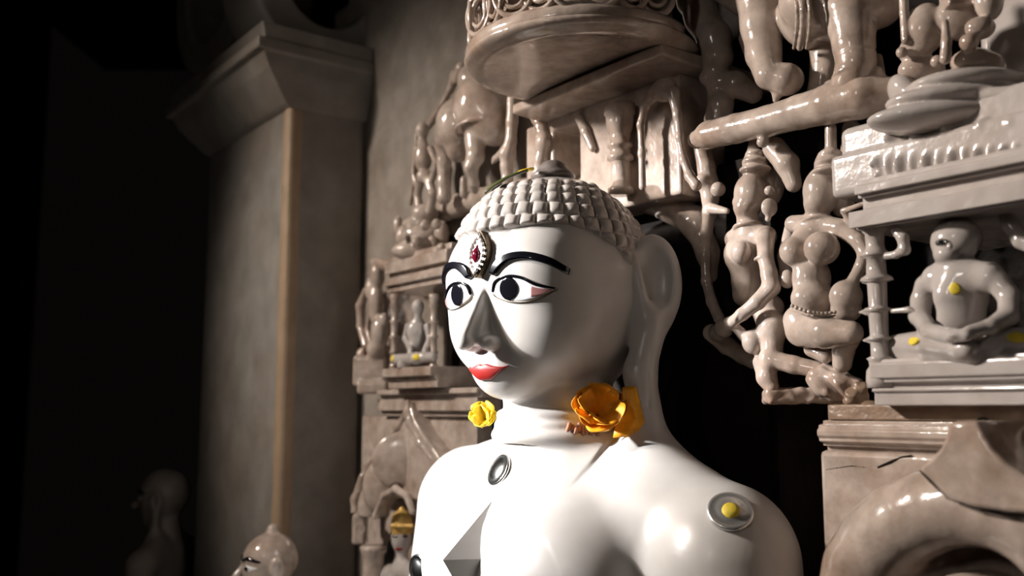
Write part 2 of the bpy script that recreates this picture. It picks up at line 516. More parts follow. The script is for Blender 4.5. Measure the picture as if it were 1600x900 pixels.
# torso, shoulders, arms, hands in the lap, crossed legs
S.cap((-.14, -.283, -.045), (.14, -.290, -.045), .080, .080, .06)
S.cap((0, -.255, -.035), (0, -.32, -.02), .070, .11, .05)
S.ell((0, -.40, .005), (.175, .19, .115), .06)
for s in (-1, 1):
    S.ell((s * .080, -.345, .058), (.088, .075, .062), .05)
    sv = -.300 if s > 0 else -.274
    S.cap((s * .05, -.235, -.045), (s * .24, sv, -.045), .042, .066, .045)
    S.chain([(s * .248, sv - .025, -.040), (s * .300, -.50, -.030), (s * .310, -.62, -.005)], [.076, .064, .056], .03)
    S.chain([(s * .310, -.62, -.005), (s * .22, -.70, .14), (s * .08, -.735, .20)], [.055, .042, .030], .03)
    S.ell((s * .05, -.745, .215), (.06, .018, .04), .02)
    S.chain([(s * .12, -.78, 0), (s * .40, -.80, .10), (s * .12, -.80, .22)], [.10, .085, .055], .05)
S.ell((0, -.58, .0), (.145, .20, .105), .06)
S.ell((0, -.76, 0), (.20, .12, .15), .06)

def spread(a, b, c, d, hf, hc):
    """grid axis, fine between b and c, growing smoothly outside"""
    out = [a]
    while out[-1] < d:
        x = out[-1]; q = min(1, max(b - x, x - c, 0) / .09); q = q * q * (3 - 2 * q)
        out.append(x + hf + (hc - hf) * q)
    return np.array(out)

ax = [spread(-.55, -.150, .16, .55, .0021, .0060), spread(-.94, -.30, .17, .19, .0022, .0070), spread(-.22, -.14, .15, .40, .0021, .0060)]
V, Q = S.mesh(.004, axes=ax)
statue = empty('marble_statue', (0, -.92, 0), 'large polished white marble seated statue with black eyes and red lips', 'statue')
obj('body', V, Q, M_WHITE, statue)
statue_w = S.field

def march(p0, d, n=90):
    p = np.array(p0, float)
    for _ in range(n):
        f = float(S.field(p[0], p[1], p[2]))
        if f < 1e-5: break
        p = p + d * min(f * .8, .05)
    return p

def onbody(px, py):
    r = rayL(px, py); d = r / np.linalg.norm(r)
    return march(CAML + d * .7, d)

def onface(px, py):
    return l2h(onbody(px, py))

def mkdrop(FLD, rng=70):
    def drop(U_, V_, w0=.30):
        u = np.asarray(U_, float); v = np.asarray(V_, float); w = np.full(u.shape, w0)
        for _ in range(rng):
            w = w - np.clip(FLD(u, v, w) * .8, 0, .05)
        return w
    def normals(u, v, w):
        e = 5e-4
        g = np.stack([FLD(u + e, v, w) - FLD(u - e, v, w), FLD(u, v + e, w) - FLD(u, v - e, w), FLD(u, v, w + e) - FLD(u, v, w - e)], -1)
        return g / (np.linalg.norm(g, axis=-1, keepdims=True) + 1e-9)
    return drop, normals
drop, normals = mkdrop(HEAD.field)
bdrop, bnormals = mkdrop(S.field)

def patch(up, lowc, n=40, m=12, off=.001, high=.002, flat=0.35, w0=.3):
    """raised inlay between two (u, v) curves, laid on the statue's surface"""
    A = spline(up, n); B = spline(lowc, n)
    t = np.linspace(0, 1, m)[:, None, None]
    G = A[None] * (1 - t) + B[None] * t                        # m, n, 2
    w = drop(G[..., 0], G[..., 1], w0)
    N_ = normals(G[..., 0], G[..., 1], w)
    tt = np.linspace(0, 1, m)[:, None]; ss = np.linspace(0, 1, n)[None]
    prof = np.minimum(1, np.sin(np.pi * tt) / flat) ** .5 * np.minimum(1, np.sin(np.pi * ss) / (flat * .5)) ** .5
    h = off + high * prof
    h = np.where((tt < 1e-6) | (tt > 1 - 1e-6) | (ss < 1e-6) | (ss > 1 - 1e-6), -.0015, h)
    P = np.stack([G[..., 0], G[..., 1], w], -1) + N_ * h[..., None]
    Fq = [(j * n + i, (j + 1) * n + i, (j + 1) * n + i + 1, j * n + i + 1) for j in range(m - 1) for i in range(n - 1)]
    return h2l(P.reshape(-1, 3)), np.array(Fq)

def mir(c, s): return [(s * u, v) for u, v in c]

def uv(px, py):
    p = onface(px, py); return (p[0], p[1])

eye_up = [uv(771, 457), uv(777, 440), uv(793, 432), uv(815, 435), uv(838, 446), uv(869, 452)]
eye_lo = [uv(771, 457), uv(777, 464), uv(797, 471), uv(822, 471), uv(845, 464), uv(869, 452)]
pk_up = [uv(829, 444), uv(845, 449), uv(866, 452)]
pk_lo = [uv(829, 467), uv(845, 463), uv(866, 452)]
lid_up = [uv(770, 458), uv(774, 439), uv(793, 429), uv(815, 431), uv(838, 441), uv(873, 450)]
lid_lo = [uv(773, 458), uv(778, 442), uv(793, 434), uv(815, 437), uv(838, 448), uv(872, 454)]
irc = uv(796, 451)
br_up = [uv(767, 430), uv(773, 411), uv(792, 398), uv(822, 394), uv(858, 402), uv(893, 421)]
br_lo = [uv(773, 432), uv(785, 418), uv(800, 408), uv(825, 406), uv(858, 415), uv(890, 431)]
for s in (-1, 1):
    d = '' 
    e = obj('eye', *patch(mir(eye_up, s), mir(eye_lo, s), 50, 16, .0005, .0015, .5), M_EYE, statue); fix_normals(e)
    o_ = obj('eye_corner', *patch(mir(pk_up, s), mir(pk_lo, s), 24, 8, .0018, .0006), M_PINK, e); fix_normals(o_)
    a = np.linspace(0, math.pi, 20)
    up = [(s * irc[0] + .0125 * math.cos(t), irc[1] + .0148 * math.sin(t)) for t in a]
    lo = [(s * irc[0] + .0125 * math.cos(t), irc[1] - .0148 * math.sin(t)) for t in a]
    o_ = obj('iris', *patch(up, lo, 40, 20, .0022, .0010, .3), M_BLACK, e); fix_normals(o_)
    o_ = obj('eyelid_line', *patch(mir(lid_up, s), mir(lid_lo, s), 50, 6, .0025, .0012), M_BLACK, e); fix_normals(o_)
    ll = [(u, v - .0014) for u, v in eye_lo]
    o_ = obj('lower_lid_line', *patch(mir(eye_lo, s), mir(ll, s), 50, 4, .0015, .0006), M_BRONZE, e); fix_normals(o_)
    o_ = obj('eyebrow', *patch(mir(br_up, s), mir(br_lo, s), 60, 10, .0012, .0045, .3), M_BLACK, statue); fix_normals(o_)
    o_['label'] = 'black glossy arched eyebrow inlay'
# lips
lv = uv(770, 573)[1]
lu = [(0, lv + .0030), (.006, lv + .0042), (.016, lv + .0012), (.026, lv), (.033, lv + .0020)]
ll = [(0, lv - .0150), (.009, lv - .0150), (.018, lv - .0095), (.026, lv - .0030), (.033, lv + .0010)]
upc = [(-u, v) for u, v in lu[::-1][:-1]] + lu
loc_ = [(-u, v) for u, v in ll[::-1][:-1]] + ll
mc = [(u * .98, (a[1] * .60 + b[1] * .40)) for (u, _), a, b in zip(upc, upc, loc_)]
o_ = obj('lips', *patch(upc, loc_, 60, 18, .0016, .0024, .8), M_LIP, statue); fix_normals(o_)
o_['label'] = 'painted red lips'

PITCH_ = .0195
# hair cap of rows of snail curls
cs = np.array([0, .030, -.014])
na, ne = 560, 300
phi = np.linspace(-math.pi, math.pi, na, endpoint=False); th = np.linspace(math.radians(-48), math.pi / 2 - 1e-3, ne)
PH_, TH = np.meshgrid(phi, th)
D = np.stack([np.sin(PH_) * np.cos(TH), np.sin(TH), np.cos(PH_) * np.cos(TH)], -1)
r0 = 1 / np.sqrt((D[..., 0] / .124) ** 2 + (D[..., 1] / .117) ** 2 + (D[..., 2] / .134) ** 2)
pos = cs + D * r0[..., None]
aphi = np.degrees(np.abs(PH_))
hl = np.interp(aphi, [0, 25, 50, 65, 80, 92, 103, 112, 130, 180], [.062, .064, .066, .058, .040, .018, -.012, -.04, -.07, -.085])
s_ = (TH - math.radians(5)) * .128 / PITCH_
row = np.floor(s_); fr = s_ - row
cosr = np.cos(math.radians(5) + (row + .5) * PITCH_ / .128)
nper = np.maximum(6, np.round(2 * math.pi * .128 * np.maximum(cosr, .05) / PITCH_))
q = PH_ / (2 * math.pi) * nper + .5 * (row % 2); fc = q - np.floor(q)
bump = np.sqrt(np.clip(1 - np.abs((fr - .5) / .52) ** 2.6, 0, 1)) * np.sqrt(np.clip(1 - np.abs((fc - .5) / .50) ** 2.6, 0, 1))
bump = bump * np.clip((TH < math.radians(58)) * 1.0, 0, 1)
edge = np.clip((pos[..., 1] - hl) / .003, 0, 1)
edge = edge * edge * (3 - 2 * edge) * np.interp(aphi, [0, 86, 100, 130, 150, 180], [1, 1, .55, .55, 1, 1])
h_ = -.004 + edge * (.0035 + .0085 * bump + .004 * (TH >= math.radians(58)))
pos = pos + D * h_[..., None]
Vh = pos.reshape(-1, 3)
Fh = [(j * na + i, (j + 1) * na + i, (j + 1) * na + (i + 1) % na, j * na + (i + 1) % na) for j in range(ne - 1) for i in range(na)]
Vh = np.vstack([Vh, [[0, .030 + .117 + .0075, -.014]]]); top = len(Vh) - 1
Fh = Fh + [((ne - 1) * na + i, top, (ne - 1) * na + (i + 1) % na) for i in range(na)]
hair = obj('hair', h2l(Vh), Fh, M_HAIR, statue); fix_normals(hair); hair['label'] = 'rows of carved snail curls'
t_ = Sculpt(); t_.ell(h2l((0, .154, -.014)), (.030, .010, .030), .01); t_.ell(h2l((0, .164, -.014)), (.019, .013, .019), .008)
o_ = carve('topknot', t_, .0015, M_KNOT, statue); o_['label'] = 'small dark topknot'
# dark leaf on the crown
def leafmesh(a, b, width, lift=.002, n=14):
    """a curved leaf blade from a to b following the skull"""
    a = np.array(a); b = np.array(b); V = []; F = []
    for i in range(n):
        t = i / (n - 1); p = a * (1 - t) + b * t
        d = p - cs; rr = 1 / math.sqrt((d[0] / .132) ** 2 + (d[1] / .126) ** 2 + (d[2] / .142) ** 2)
        side = np.cross(b - a, d); side /= np.linalg.norm(side)
        wd = width * math.sin(math.pi * min(1, t * .93 + .05)) ** .7
        for q_ in (-1, -.5, 0, .5, 1):
            pt = p + side * wd * q_; d2 = pt - cs; rr = 1 / math.sqrt((d2[0] / .134) ** 2 + (d2[1] / .1285) ** 2 + (d2[2] / .1375) ** 2)
            V.append(cs + d2 * rr + d2 / np.linalg.norm(d2) * (lift + .003 * abs(q_)))
    for i in range(n - 1):
        for j in range(4): F.append((i * 5 + j, (i + 1) * 5 + j, (i + 1) * 5 + j + 1, i * 5 + j + 1))
    return h2l(np.array(V)), F
lf = obj('leaf', *leafmesh((.004, .140, .034), (-.026, .118, .084), .008), M_LEAF); sm = lf.modifiers.new('solid', 'SOLIDIFY'); sm.thickness = .0012
tag(lf, 'dark green leaf lying over the curls in front of the topknot', 'leaf')
lf = obj('flower_petal', *leafmesh((.000, .150, .020), (-.010, .144, .038), .006, .003), M_YELLOW); sm = lf.modifiers.new('solid', 'SOLIDIFY'); sm.thickness = .0012
tag(lf, 'tiny yellow petal at the foot of the topknot', 'petal')

# forehead jewel: silver almond case with crystals round a dark red drop
fj = onface(762, 397); fj[0] = 0
fj[2] = float(drop(0., fj[1]))
def almond(hw, hh, n=40):
    out = []
    for i in range(n):
        t = 2 * math.pi * i / n; x = hw * math.sin(t); y = hh * math.cos(t)
        x *= (1 - .35 * abs(y / hh) ** 3)
        y *= 1 + .12 * (abs(math.cos(t)) ** 8)
        out.append((x, y))
    return out
def alm_prism(hw, hh, w0, w1, c, tilt=-.12, inset=.001):
    A = almond(hw, hh); n = len(A); V = []
    for (k, ww, sc) in ((0, w0, 1.0), (1, w1 - .001, 1.0), (2, w1, .93)):
        for x, y in A: V.append((c[0] + x * sc, c[1] + y * sc, c[2] + ww + tilt * y))
    F = [(k * n + i, k * n + (i + 1) % n, (k + 1) * n + (i + 1) % n, (k + 1) * n + i) for k in range(2) for i in range(n)]
    F += [tuple(range(n))[::-1], tuple(range(2 * n, 3 * n))]
    return h2l(np.array(V)), F
jw = obj('forehead_jewel', *alm_prism(.0165, .0265, -.006, .0095, fj), M_BRONZE, statue, smooth=40); fix_normals(jw)
jw['label'] = 'dark metal almond jewel set with crystals'
o_ = obj('setting', *alm_prism(.0150, .0245, .0085, .0105, fj), M_SILVER, jw, smooth=40); fix_normals(o_)
A = almond(.0112, .0200, 18)
for x, y in A:
    t_ = Sculpt(); t_.ell(h2l((fj[0] + x, fj[1] + y, fj[2] + .0112 - .12 * y)), (.0028, .0028, .0026), .001)
    carve('crystal', t_, .0007, M_CRYSTAL, jw)
t_ = Sculpt(); t_.ell(h2l((0, fj[1] - .003, fj[2] + .0115)), (.0058, .0085, .0045), .001); t_.cap(h2l((0, fj[1], fj[2] + .0113)), h2l((0, fj[1] + .011, fj[2] + .0095)), .004, .0012, .003)
carve('red_stone', t_, .0007, M_RUBY, jw)

# studs
def stud(px, py, r, mat_rim, label, gem=None, asp=1.0):
    p = onbody(px, py); n = bnormals(p[0], p[1], p[2])
    up = np.array([0, 1.0, 0]); a = np.cross(up, n); a /= np.linalg.norm(a); b = np.cross(n, a)
    V = []; N_ = 32
    prof = [(1.0, -.003), (1.02, .0015), (1.0, .003), (.88, .0036), (.84, .003), (.6, .0055), (.3, .0068), (.02, .0073)]
    for q_, h2 in prof:
        for i in range(N_):
            t = 2 * math.pi * i / N_
            V.append(p + a * r * q_ * math.cos(t) + b * r * asp * q_ * math.sin(t) + n * h2)
    F = [(j * N_ + i, j * N_ + (i + 1) % N_, (j + 1) * N_ + (i + 1) % N_, (j + 1) * N_ + i) for j in range(len(prof) - 1) for i in range(N_)]
    F += [tuple(range(N_)), tuple(range((len(prof) - 1) * N_, len(prof) * N_))]
    o = obj('stud', V, F, mat_rim, statue); fix_normals(o); o['label'] = label
    if gem:
        V = []; prof2 = [(.42, .0050), (.36, .0085), (.2, .0100), (.02, .0105)]
        c2 = p + b * (-r * .12)
        for q_, h2 in prof2:
            for i in range(20):
                t = 2 * math.pi * i / 20; V.append(c2 + a * r * q_ * math.cos(t) + b * r * q_ * math.sin(t) + n * h2)
        F = [(j * 20 + i, j * 20 + (i + 1) % 20, (j + 1) * 20 + (i + 1) % 20, (j + 1) * 20 + i) for j in range(3) for i in range(20)] + [tuple(range(60, 80))]
        g = obj('paste_dot', V, F, gem, o); fix_normals(g); g['label'] = 'yellow paste dot'
    return o
stud(781, 735, .0205, M_SILVER, 'silver domed disc at the base of the throat')
stud(1141, 800, .0235, M_SILVER_DULL, 'silver disc with a yellow dot on the upper arm', M_YPASTE)
stud(655, 890, .022, M_SILVER, 'silver domed disc on the far breast')
stud(672, 722, .016, M_SILVER, 'silver disc on the far shoulder')

# raised diamond on the chest (four facets) with small tip
cd = onbody(752, 873); cd[0] = 0
w_ = lambda u, v: float(bdrop(u, v))
def diamond(cu, cv, hw, hh, h):
    P = [(cu, cv + hh), (cu + hw, cv), (cu, cv - hh), (cu - hw, cv)]
    V = [(u, v, w_(u, v) - .004) for u, v in P]
    V += [(u, v, w_(u, v) + .0012) for u, v in P] + [(cu, cv, w_(cu, cv) + h)]
    F = [(i, (i + 1) % 4, 4 + (i + 1) % 4, 4 + i) for i in range(4)] + [(4 + i, 4 + (i + 1) % 4, 8) for i in range(4)]
    return V, F
o_ = obj('chest_diamond', *diamond(0, cd[1], .020, .062, .042), M_WHITE, statue, smooth=False); fix_normals(o_); o_['label'] = 'raised faceted diamond on the chest'

# ------------------------------------------------------------------ flowers at the neck
def ruffle(name, c, n, r, mat, seed, label, sq=(1, 1, 1), open_=.9, cat='flower', nrm=(0.5, .3, .8)):
    """a crumpled blossom: curled petals springing from one heart, as one thing with petals"""
    rng = random.Random(seed)
    t = empty(name, c, label, cat)
    nr = np.array(nrm) / np.linalg.norm(nrm)
    a = np.cross(nr, [0, 1, 0]); a /= np.linalg.norm(a); b = np.cross(nr, a)
    for i in range(n):
        ang = 2 * math.pi * i / n * 1.0 + rng.uniform(-.3, .3); lay = i / n
        L = r * rng.uniform(.8, 1.1); tilt = open_ * (0.35 + .65 * rng.random())
        d = a * math.cos(ang) + b * math.sin(ang); sd = -a * math.sin(ang) + b * math.cos(ang)
        V = []; nu, nv = 12, 9
        for k in range(nu):
            q = k / (nu - 1); wdt = L * .62 * (math.sin(math.pi * min(.98, q * .80 + .12)) ** .8)
            for m in range(nv):
                e = m / (nv - 1) * 2 - 1
                cup = (e * e) * L * .30 * (1 - .3 * q) + L * .05 * math.sin(6 * e + i) * q
                h = L * (q * (1 - tilt) * 1.1 + .25 * math.sin(q * 2.6)) + cup
                p = d * (L * q * tilt * 1.1) + sd * wdt * e + nr * h
                p = p + L * .04 * np.array([math.sin(9 * q + e * 5 + i), math.cos(8 * q - 4 * e), math.sin(7 * e + 2 * i)]) * q
                V.append(np.asarray(c) + p * np.array(sq))
        F = [(k * nv + m, (k + 1) * nv + m, (k + 1) * nv + m + 1, k * nv + m + 1) for k in range(nu - 1) for m in range(nv - 1)]
        o = obj('petal', V, F, mat, t); md = o.modifiers.new('solid', 'SOLIDIFY'); md.thickness = .0009
    return t
pf = onbody(930, 640); 
fl = ruffle('orange_flower', pf + np.array([.010, -.008, .006]), 8, .040, M_ORANGE, 3, 'crumpled orange blossom tucked between the near ear lobe and the neck', sq=(1, 1.0, 1), nrm=(.75, .35, .6))
# the flat orange petal behind it, against the lobe, and the dry fringe on the shoulder
pb = onbody(984, 648) + np.array([.766, 0, .643]) * .006
V = []; F = []
for k in range(12):
    q = k / 11
    for m in range(5):
        e = m / 4 - .5
        V.append(pb + np.array([.643, 0, -.766]) * (e * (.016 + .026 * q)) + np.array([.766, 0, .643]) * (.003 * math.sin(5 * e) + .006 * q) + np.array([0, .034 - .060 * q - .004 * e * e, 0]))
F = [(k * 5 + m, (k + 1) * 5 + m, (k + 1) * 5 + m + 1, k * 5 + m + 1) for k in range(11) for m in range(4)]
o_ = obj('broad_petal', V, F, M_ORANGE, fl); md = o_.modifiers.new('solid', 'SOLIDIFY'); md.thickness = .0012
for i in range(9):
    p = onbody(895 + i * 5.2, 668 + (i % 3) * 4)
    q_ = onbody(889 + i * 6.5, 684 - (i % 2) * 6 - (6 if i < 3 else 0))
    t_ = Sculpt(); t_.chain([p + np.array([0, .004, .005]), (p + q_) / 2 + np.array([0, .001, .005]), q_ + np.array([0, .002, .003])], [.0030, .0026, .0008], .001)
    carve('dry_tip', t_, .0011, M_BROWNFRINGE, fl)
pf = W2L(at(759, 656, 1.25))
ruffle('yellow_flower', pf, 8, .024, M_YELLOW, 9, 'small crumpled yellow blossom under the chin on the far side of the neck', open_=.9, nrm=(.5, .35, .75))
# ================================================================== the room shell
def wbox(x0, x1, y0, y1, z0, z1):
    V = [(x, y, z) for x in (x0, x1) for y in (y0, y1) for z in (z0, z1)]
    F = [(0, 1, 3, 2), (4, 6, 7, 5), (0, 4, 5, 1), (2, 3, 7, 6), (0, 2, 6, 4), (1, 5, 7, 3)]
    return V, F
def multi(name, boxes, mat, local=False, kind='structure', parent=None, smooth=False):
    V = []; F = []
    for v, f in boxes:
        F += [tuple(i + len(V) for i in q) for q in f]; V += list(v)
    o = obj(name, np.array(V, float), F, mat, parent, smooth=smooth, local=local); fix_normals(o)
    if kind: tag(o, kind=kind)
    return o
def lbox(u0, u1, v0, v1, w0, w1): return wbox(u0, u1, v0, v1, w0, w1)
XW = -2.3
def cross(p):
    """where the beam through local point p crosses the side wall"""
    q = L2W(np.array(p, float)) - BSRC
    t = (XW - BSRC[0]) / q[0]
    return BSRC + q * t
edge_p = onbody(884, 470)
yn = cross(edge_p)[1]; yf = cross((-.275, -.2, 0))[1]; zt = cross((0, .19, .0))[2]; zb = cross((0, -1.0, .1))[2]
FL = -(O[2])                       # floor in local v
HI = 3.6 - O[2]
multi('wall_left_blocker', [wbox(XW - .12, XW, -1.6, yn, 0, 3.6), wbox(XW - .12, XW, yf, 4.6, 0, 3.6), wbox(XW - .12, XW, yn, yf, 0, zb), wbox(XW - .12, XW, yn, yf, zt, 3.6)], M_UNLIT)  # side wall added as a blocker; its opening trims the beam to the statue
multi('wall_front', [wbox(XW - .12, 3.0, -1.72, -1.6, 0, 3.6)], M_UNLIT)
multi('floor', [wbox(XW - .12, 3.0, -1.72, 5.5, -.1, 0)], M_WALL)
multi('ceiling', [wbox(XW - .12, 3.0, -1.72, 5.5, 3.6, 3.7)], M_UNLIT)
# carved wall: slab on the left and top, deep recess behind the statue
uL = PW(575, 450, -.20)[0] - .02
uJ = PW(716, 450, -.20)[0]           # left jamb of the recess
vT = PW(1000, 298, -.20)[1]
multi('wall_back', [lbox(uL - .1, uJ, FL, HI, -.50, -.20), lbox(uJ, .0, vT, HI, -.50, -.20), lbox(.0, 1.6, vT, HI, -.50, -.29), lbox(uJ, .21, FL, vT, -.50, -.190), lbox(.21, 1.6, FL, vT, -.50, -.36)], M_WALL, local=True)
# near-black lining sheets: the shade of the recess put into their colour
multi('shade_lining_1', [lbox(uJ, .21, FL, vT, -.190, -.176), lbox(.20, .214, FL, vT, -.36, -.176), lbox(-.004, .008, vT, HI, -.30, -.195), lbox(.21, 1.6, FL, vT, -.36, -.345), lbox(.0, 1.6, vT, .9, -.29, -.28)], M_DARK, local=True)
# plinth bench the statue sits on
o_ = multi('stone_bench', [lbox(-.75, .80, -1.25, -.92, -.17, .45)], M_RELB, local=True, kind=None); bevel(o_, .01)
tag(o_, 'low stone bench carrying the large white statue', 'bench')

# ------------------------------------------------------------------ corner pilaster with its capital
def pil(u0, u1, w1, name, v0, v1, mat, wb=-.20, parent=None, bev=.012):
    o = multi(name, [lbox(u0, u1, v0, v1, wb, w1)], mat, local=True, kind=None, parent=parent); bevel(o, bev, 3); return o
W_P = -.028                          # pilaster face distance in front of the wall
def Pw(px, py, u):                  # point of the plane u = const
    r = rayL(px, py); t = (u - CAML[0]) / r[0]; return CAML + r * t
uP = uL + .0
# face plane of the pilaster seen at its near edge
pe = Pw(446, 450, uP); wP = pe[2]
pw0 = PW(318, 450, wP)[0]
vcb = PW(455, 165, wP)[1]; vct = PW(418, 40, wP + .06)[1]
pl = empty('corner_pilaster', (uP, FL, wP), 'square weathered marble pilaster in the shadow at the far left of the carved wall', 'pillar')
pil(pw0, uP, wP, 'shaft', FL, vcb + .02, M_PILLAR, parent=pl, bev=.016)
pil(uP - .030, uP + .004, wP + .006, 'corner_strip', FL, vcb, M_TAN, wb=wP - .03, parent=pl, bev=.012)['label'] = 'tan stained corner strip'
for i, (a, b, o1, o2) in enumerate([(0, .24, .0, .9), (.24, .60, .9, 1.25), (.60, .72, 1.4, 1.4), (.72, 1, 1.25, 1.45)]):
    pass
def capring(levels):
    V = []; F = []
    for v, o in levels:
        V += [(pw0 - o, v, -.2), (pw0 - o, v, wP + o), (uP + o * .35, v, wP + o), (uP + o * .35, v, -.2)]
    for j in range(len(levels) - 1):
        for i in range(4): F.append((j * 4 + i, j * 4 + (i + 1) % 4, (j + 1) * 4 + (i + 1) % 4, (j + 1) * 4 + i))
    F += [(0, 1, 2, 3), tuple(range(len(levels) * 4 - 4, len(levels) * 4))]
    return V, F
dv = vct - vcb
V, F = capring([(vcb - .004, .002), (vcb + .004, .012), (vcb + dv * .10, .022), (vcb + dv * .42, .060), (vcb + dv * .62, .075), (vcb + dv * .64, .088), (vcb + dv * .78, .088), (vcb + dv * .80, .072), (vcb + dv, .080)])
o_ = obj('capital', V, F, M_PILLAR, pl, smooth=False); fix_normals(o_); bevel(o_, .005, 2)
# cusped arches springing from the capital
def archband(name, c, R, w0, w1, a0, a1, th, label):
    """flat arch band in the wall's direction, thickness w0..w1"""
    n = 40; V = []
    for i in range(n):
        a = a0 + (a1 - a0) * i / (n - 1)
        for r_ in (R, R + th):
            for w in (w0, w1): V.append((c[0] + r_ * math.cos(a), c[1] + r_ * math.sin(a), w))
    F = []
    for i in range(n - 1):
        k = i * 4; m = k + 4
        F += [(k, k + 1, m + 1, m), (k + 2, m + 2, m + 3, k + 3), (k, m, m + 2, k + 2), (k + 1, k + 3, m + 3, m + 1)]
    F += [(0, 2, 3, 1), (4 * n - 4, 4 * n - 3, 4 * n - 1, 4 * n - 2)]
    o = obj(name, V, F, M_PILLAR, smooth=35); fix_normals(o); bevel(o, .012, 3)
    if label: tag(o, label, 'arch')
    return o
ca = PW(345, -40, wP)
archband('cusped_arch', (ca[0] - .02, ca[1] + .02), .19, wP - .16, wP + .02, math.radians(150), math.radians(395), .09, 'dim scalloped marble arch lobe resting on the pilaster capital')
cb = Pw(540, -60, uP)
def archband2(c, R, u0, u1, a0, a1, th):
    n = 40; V = []
    for i in range(n):
        a = a0 + (a1 - a0) * i / (n - 1)
        for r_ in (R, R + th):
            for u in (u0, u1): V.append((u, c[1] + r_ * math.sin(a), c[2] + r_ * math.cos(a)))
    F = []
    for i in range(n - 1):
        k = i * 4; m = k + 4
        F += [(k, k + 1, m + 1, m), (k + 2, m + 2, m + 3, k + 3), (k, m, m + 2, k + 2), (k + 1, k + 3, m + 3, m + 1)]
    F += [(0, 2, 3, 1), (4 * n - 4, 4 * n - 3, 4 * n - 1, 4 * n - 2)]
    return V, F
cb = Pw(520, -10, uP)
V, F = archband2((0, cb[1] + .03, cb[2]), .10, uP - .20, uP - .02, math.radians(170), math.radians(370), .08)
o_ = obj('bracket_arch', V, F, M_PILLAR, smooth=35); fix_normals(o_); bevel(o_, .01, 3)
tag(o_, 'dim curved marble bracket between the capital and the carved wall', 'bracket')
# ================================================================== carved surround
EV = rotm(0, math.radians(50), 0)       # columns: across the figure, up, out

class Fig(Sculpt):
    """figure sculpted on the wall: positions and sizes measured on the wall plane w"""
    def __init__(self, w, k=5):
        super().__init__(); self.w = w; self.kk = k
    def p(self, px, py, dw=0.0): return PW(px, py, self.w + dw)
    def r(self, px, py, r, dw=0.0): return r * DW(px, py, self.w + dw) / FPX
    def l(self, pts, k=None, mode='+'):
        P = []; Rr = []
        for q in pts:
            dw = q[3] if len(q) > 3 else 0.0
            P.append(self.p(q[0], q[1], dw)); Rr.append(self.r(q[0], q[1], q[2], dw))
        kk = self.r(pts[0][0], pts[0][1], self.kk if k is None else k)
        if len(P) == 1: self.ball(P[0], Rr[0], kk, mode)
        else: self.chain(P, Rr, kk, mode)
        return self
    def e(self, px, py, rx, ry, rz=None, dw=0.0, k=None, roll=0, mode='+'):
        rz = rx if rz is None else rz
        s_ = self.r(px, py, 1, dw)
        R = EV @ rotm(0, 0, math.radians(roll)) if roll else EV
        self.ell(self.p(px, py, dw), (rx * s_, ry * s_, rz * s_), (self.kk if k is None else k) * s_, R, mode)
        return self
    def b(self, px, py, rx, ry, rz=None, dw=0.0, k=3, rad=3, roll=0, mode='+', wall=False):
        rz = rx if rz is None else rz
        s_ = self.r(px, py, 1, dw)
        R = None if wall else (EV @ rotm(0, 0, math.radians(roll)))
        self.box(self.p(px, py, dw), (rx * s_, ry * s_, rz * s_), rad * s_, k * s_, R, mode)
        return self
    def torus(self, px, py, R1, r, dw=0.0, k=2, tilt=80, sx=1.0, roll=0, mode='+'):
        s_ = self.r(px, py, 1, dw)
        self.ring(self.p(px, py, dw), R1 * s_, r * s_, k * s_, EV @ rotm(0, 0, math.radians(roll)) @ rotm(math.radians(tilt), 0, 0), sx, mode)
        return self
    def make(self, name, mat, parent=None, px=1.7, **kw):
        lo, hi = self.bounds(); c = (lo + hi) / 2
        h = px * float(np.linalg.norm(W2L(L2W(c)) - CAML)) / FPX
        return carve(name, self, h, mat, parent, **kw)

def thing(name, label, cat, px, py, w, group=None):
    return empty(name, PW(px, py, w), label, cat, group)

def col(px, y0, y1, w, prof, n=24):
    """turned column between two pixel heights; prof = (radius px, fraction from the bottom)"""
    a = PW(px, y1, w); b = PW(px, y0, w); s_ = DW(px, (y0 + y1) / 2, w) / FPX
    H = b[1] - a[1]
    return lathe(a, [(r * s_, t * H) for r, t in prof], n)

def beam(name, mat, px0, px1, w, tiers, wback=-.27, parent=None, bev=.002, u1=None):
    """moulded beam along the wall. tiers = (ytop, ybottom, dw) read at px0"""
    prof = []
    for yt, yb, dw in tiers:
        a = PW(px0, yt, w + dw); b = PW(px0, yb, w + dw)
        prof += [(w + dw, a[1]), (w + dw, b[1])]
    prof = [(wback, prof[0][1])] + prof + [(wback, prof[-1][1])]
    u0 = PW(px0, tiers[0][0], w)[0]; ue = PW(px1, tiers[0][0], w)[0] if u1 is None else u1
    V, F = molding(prof, u0, ue)
    o = obj(name, V, F, mat, parent, smooth=30); fix_normals(o)
    bevel(o, bev, 3)
    return o

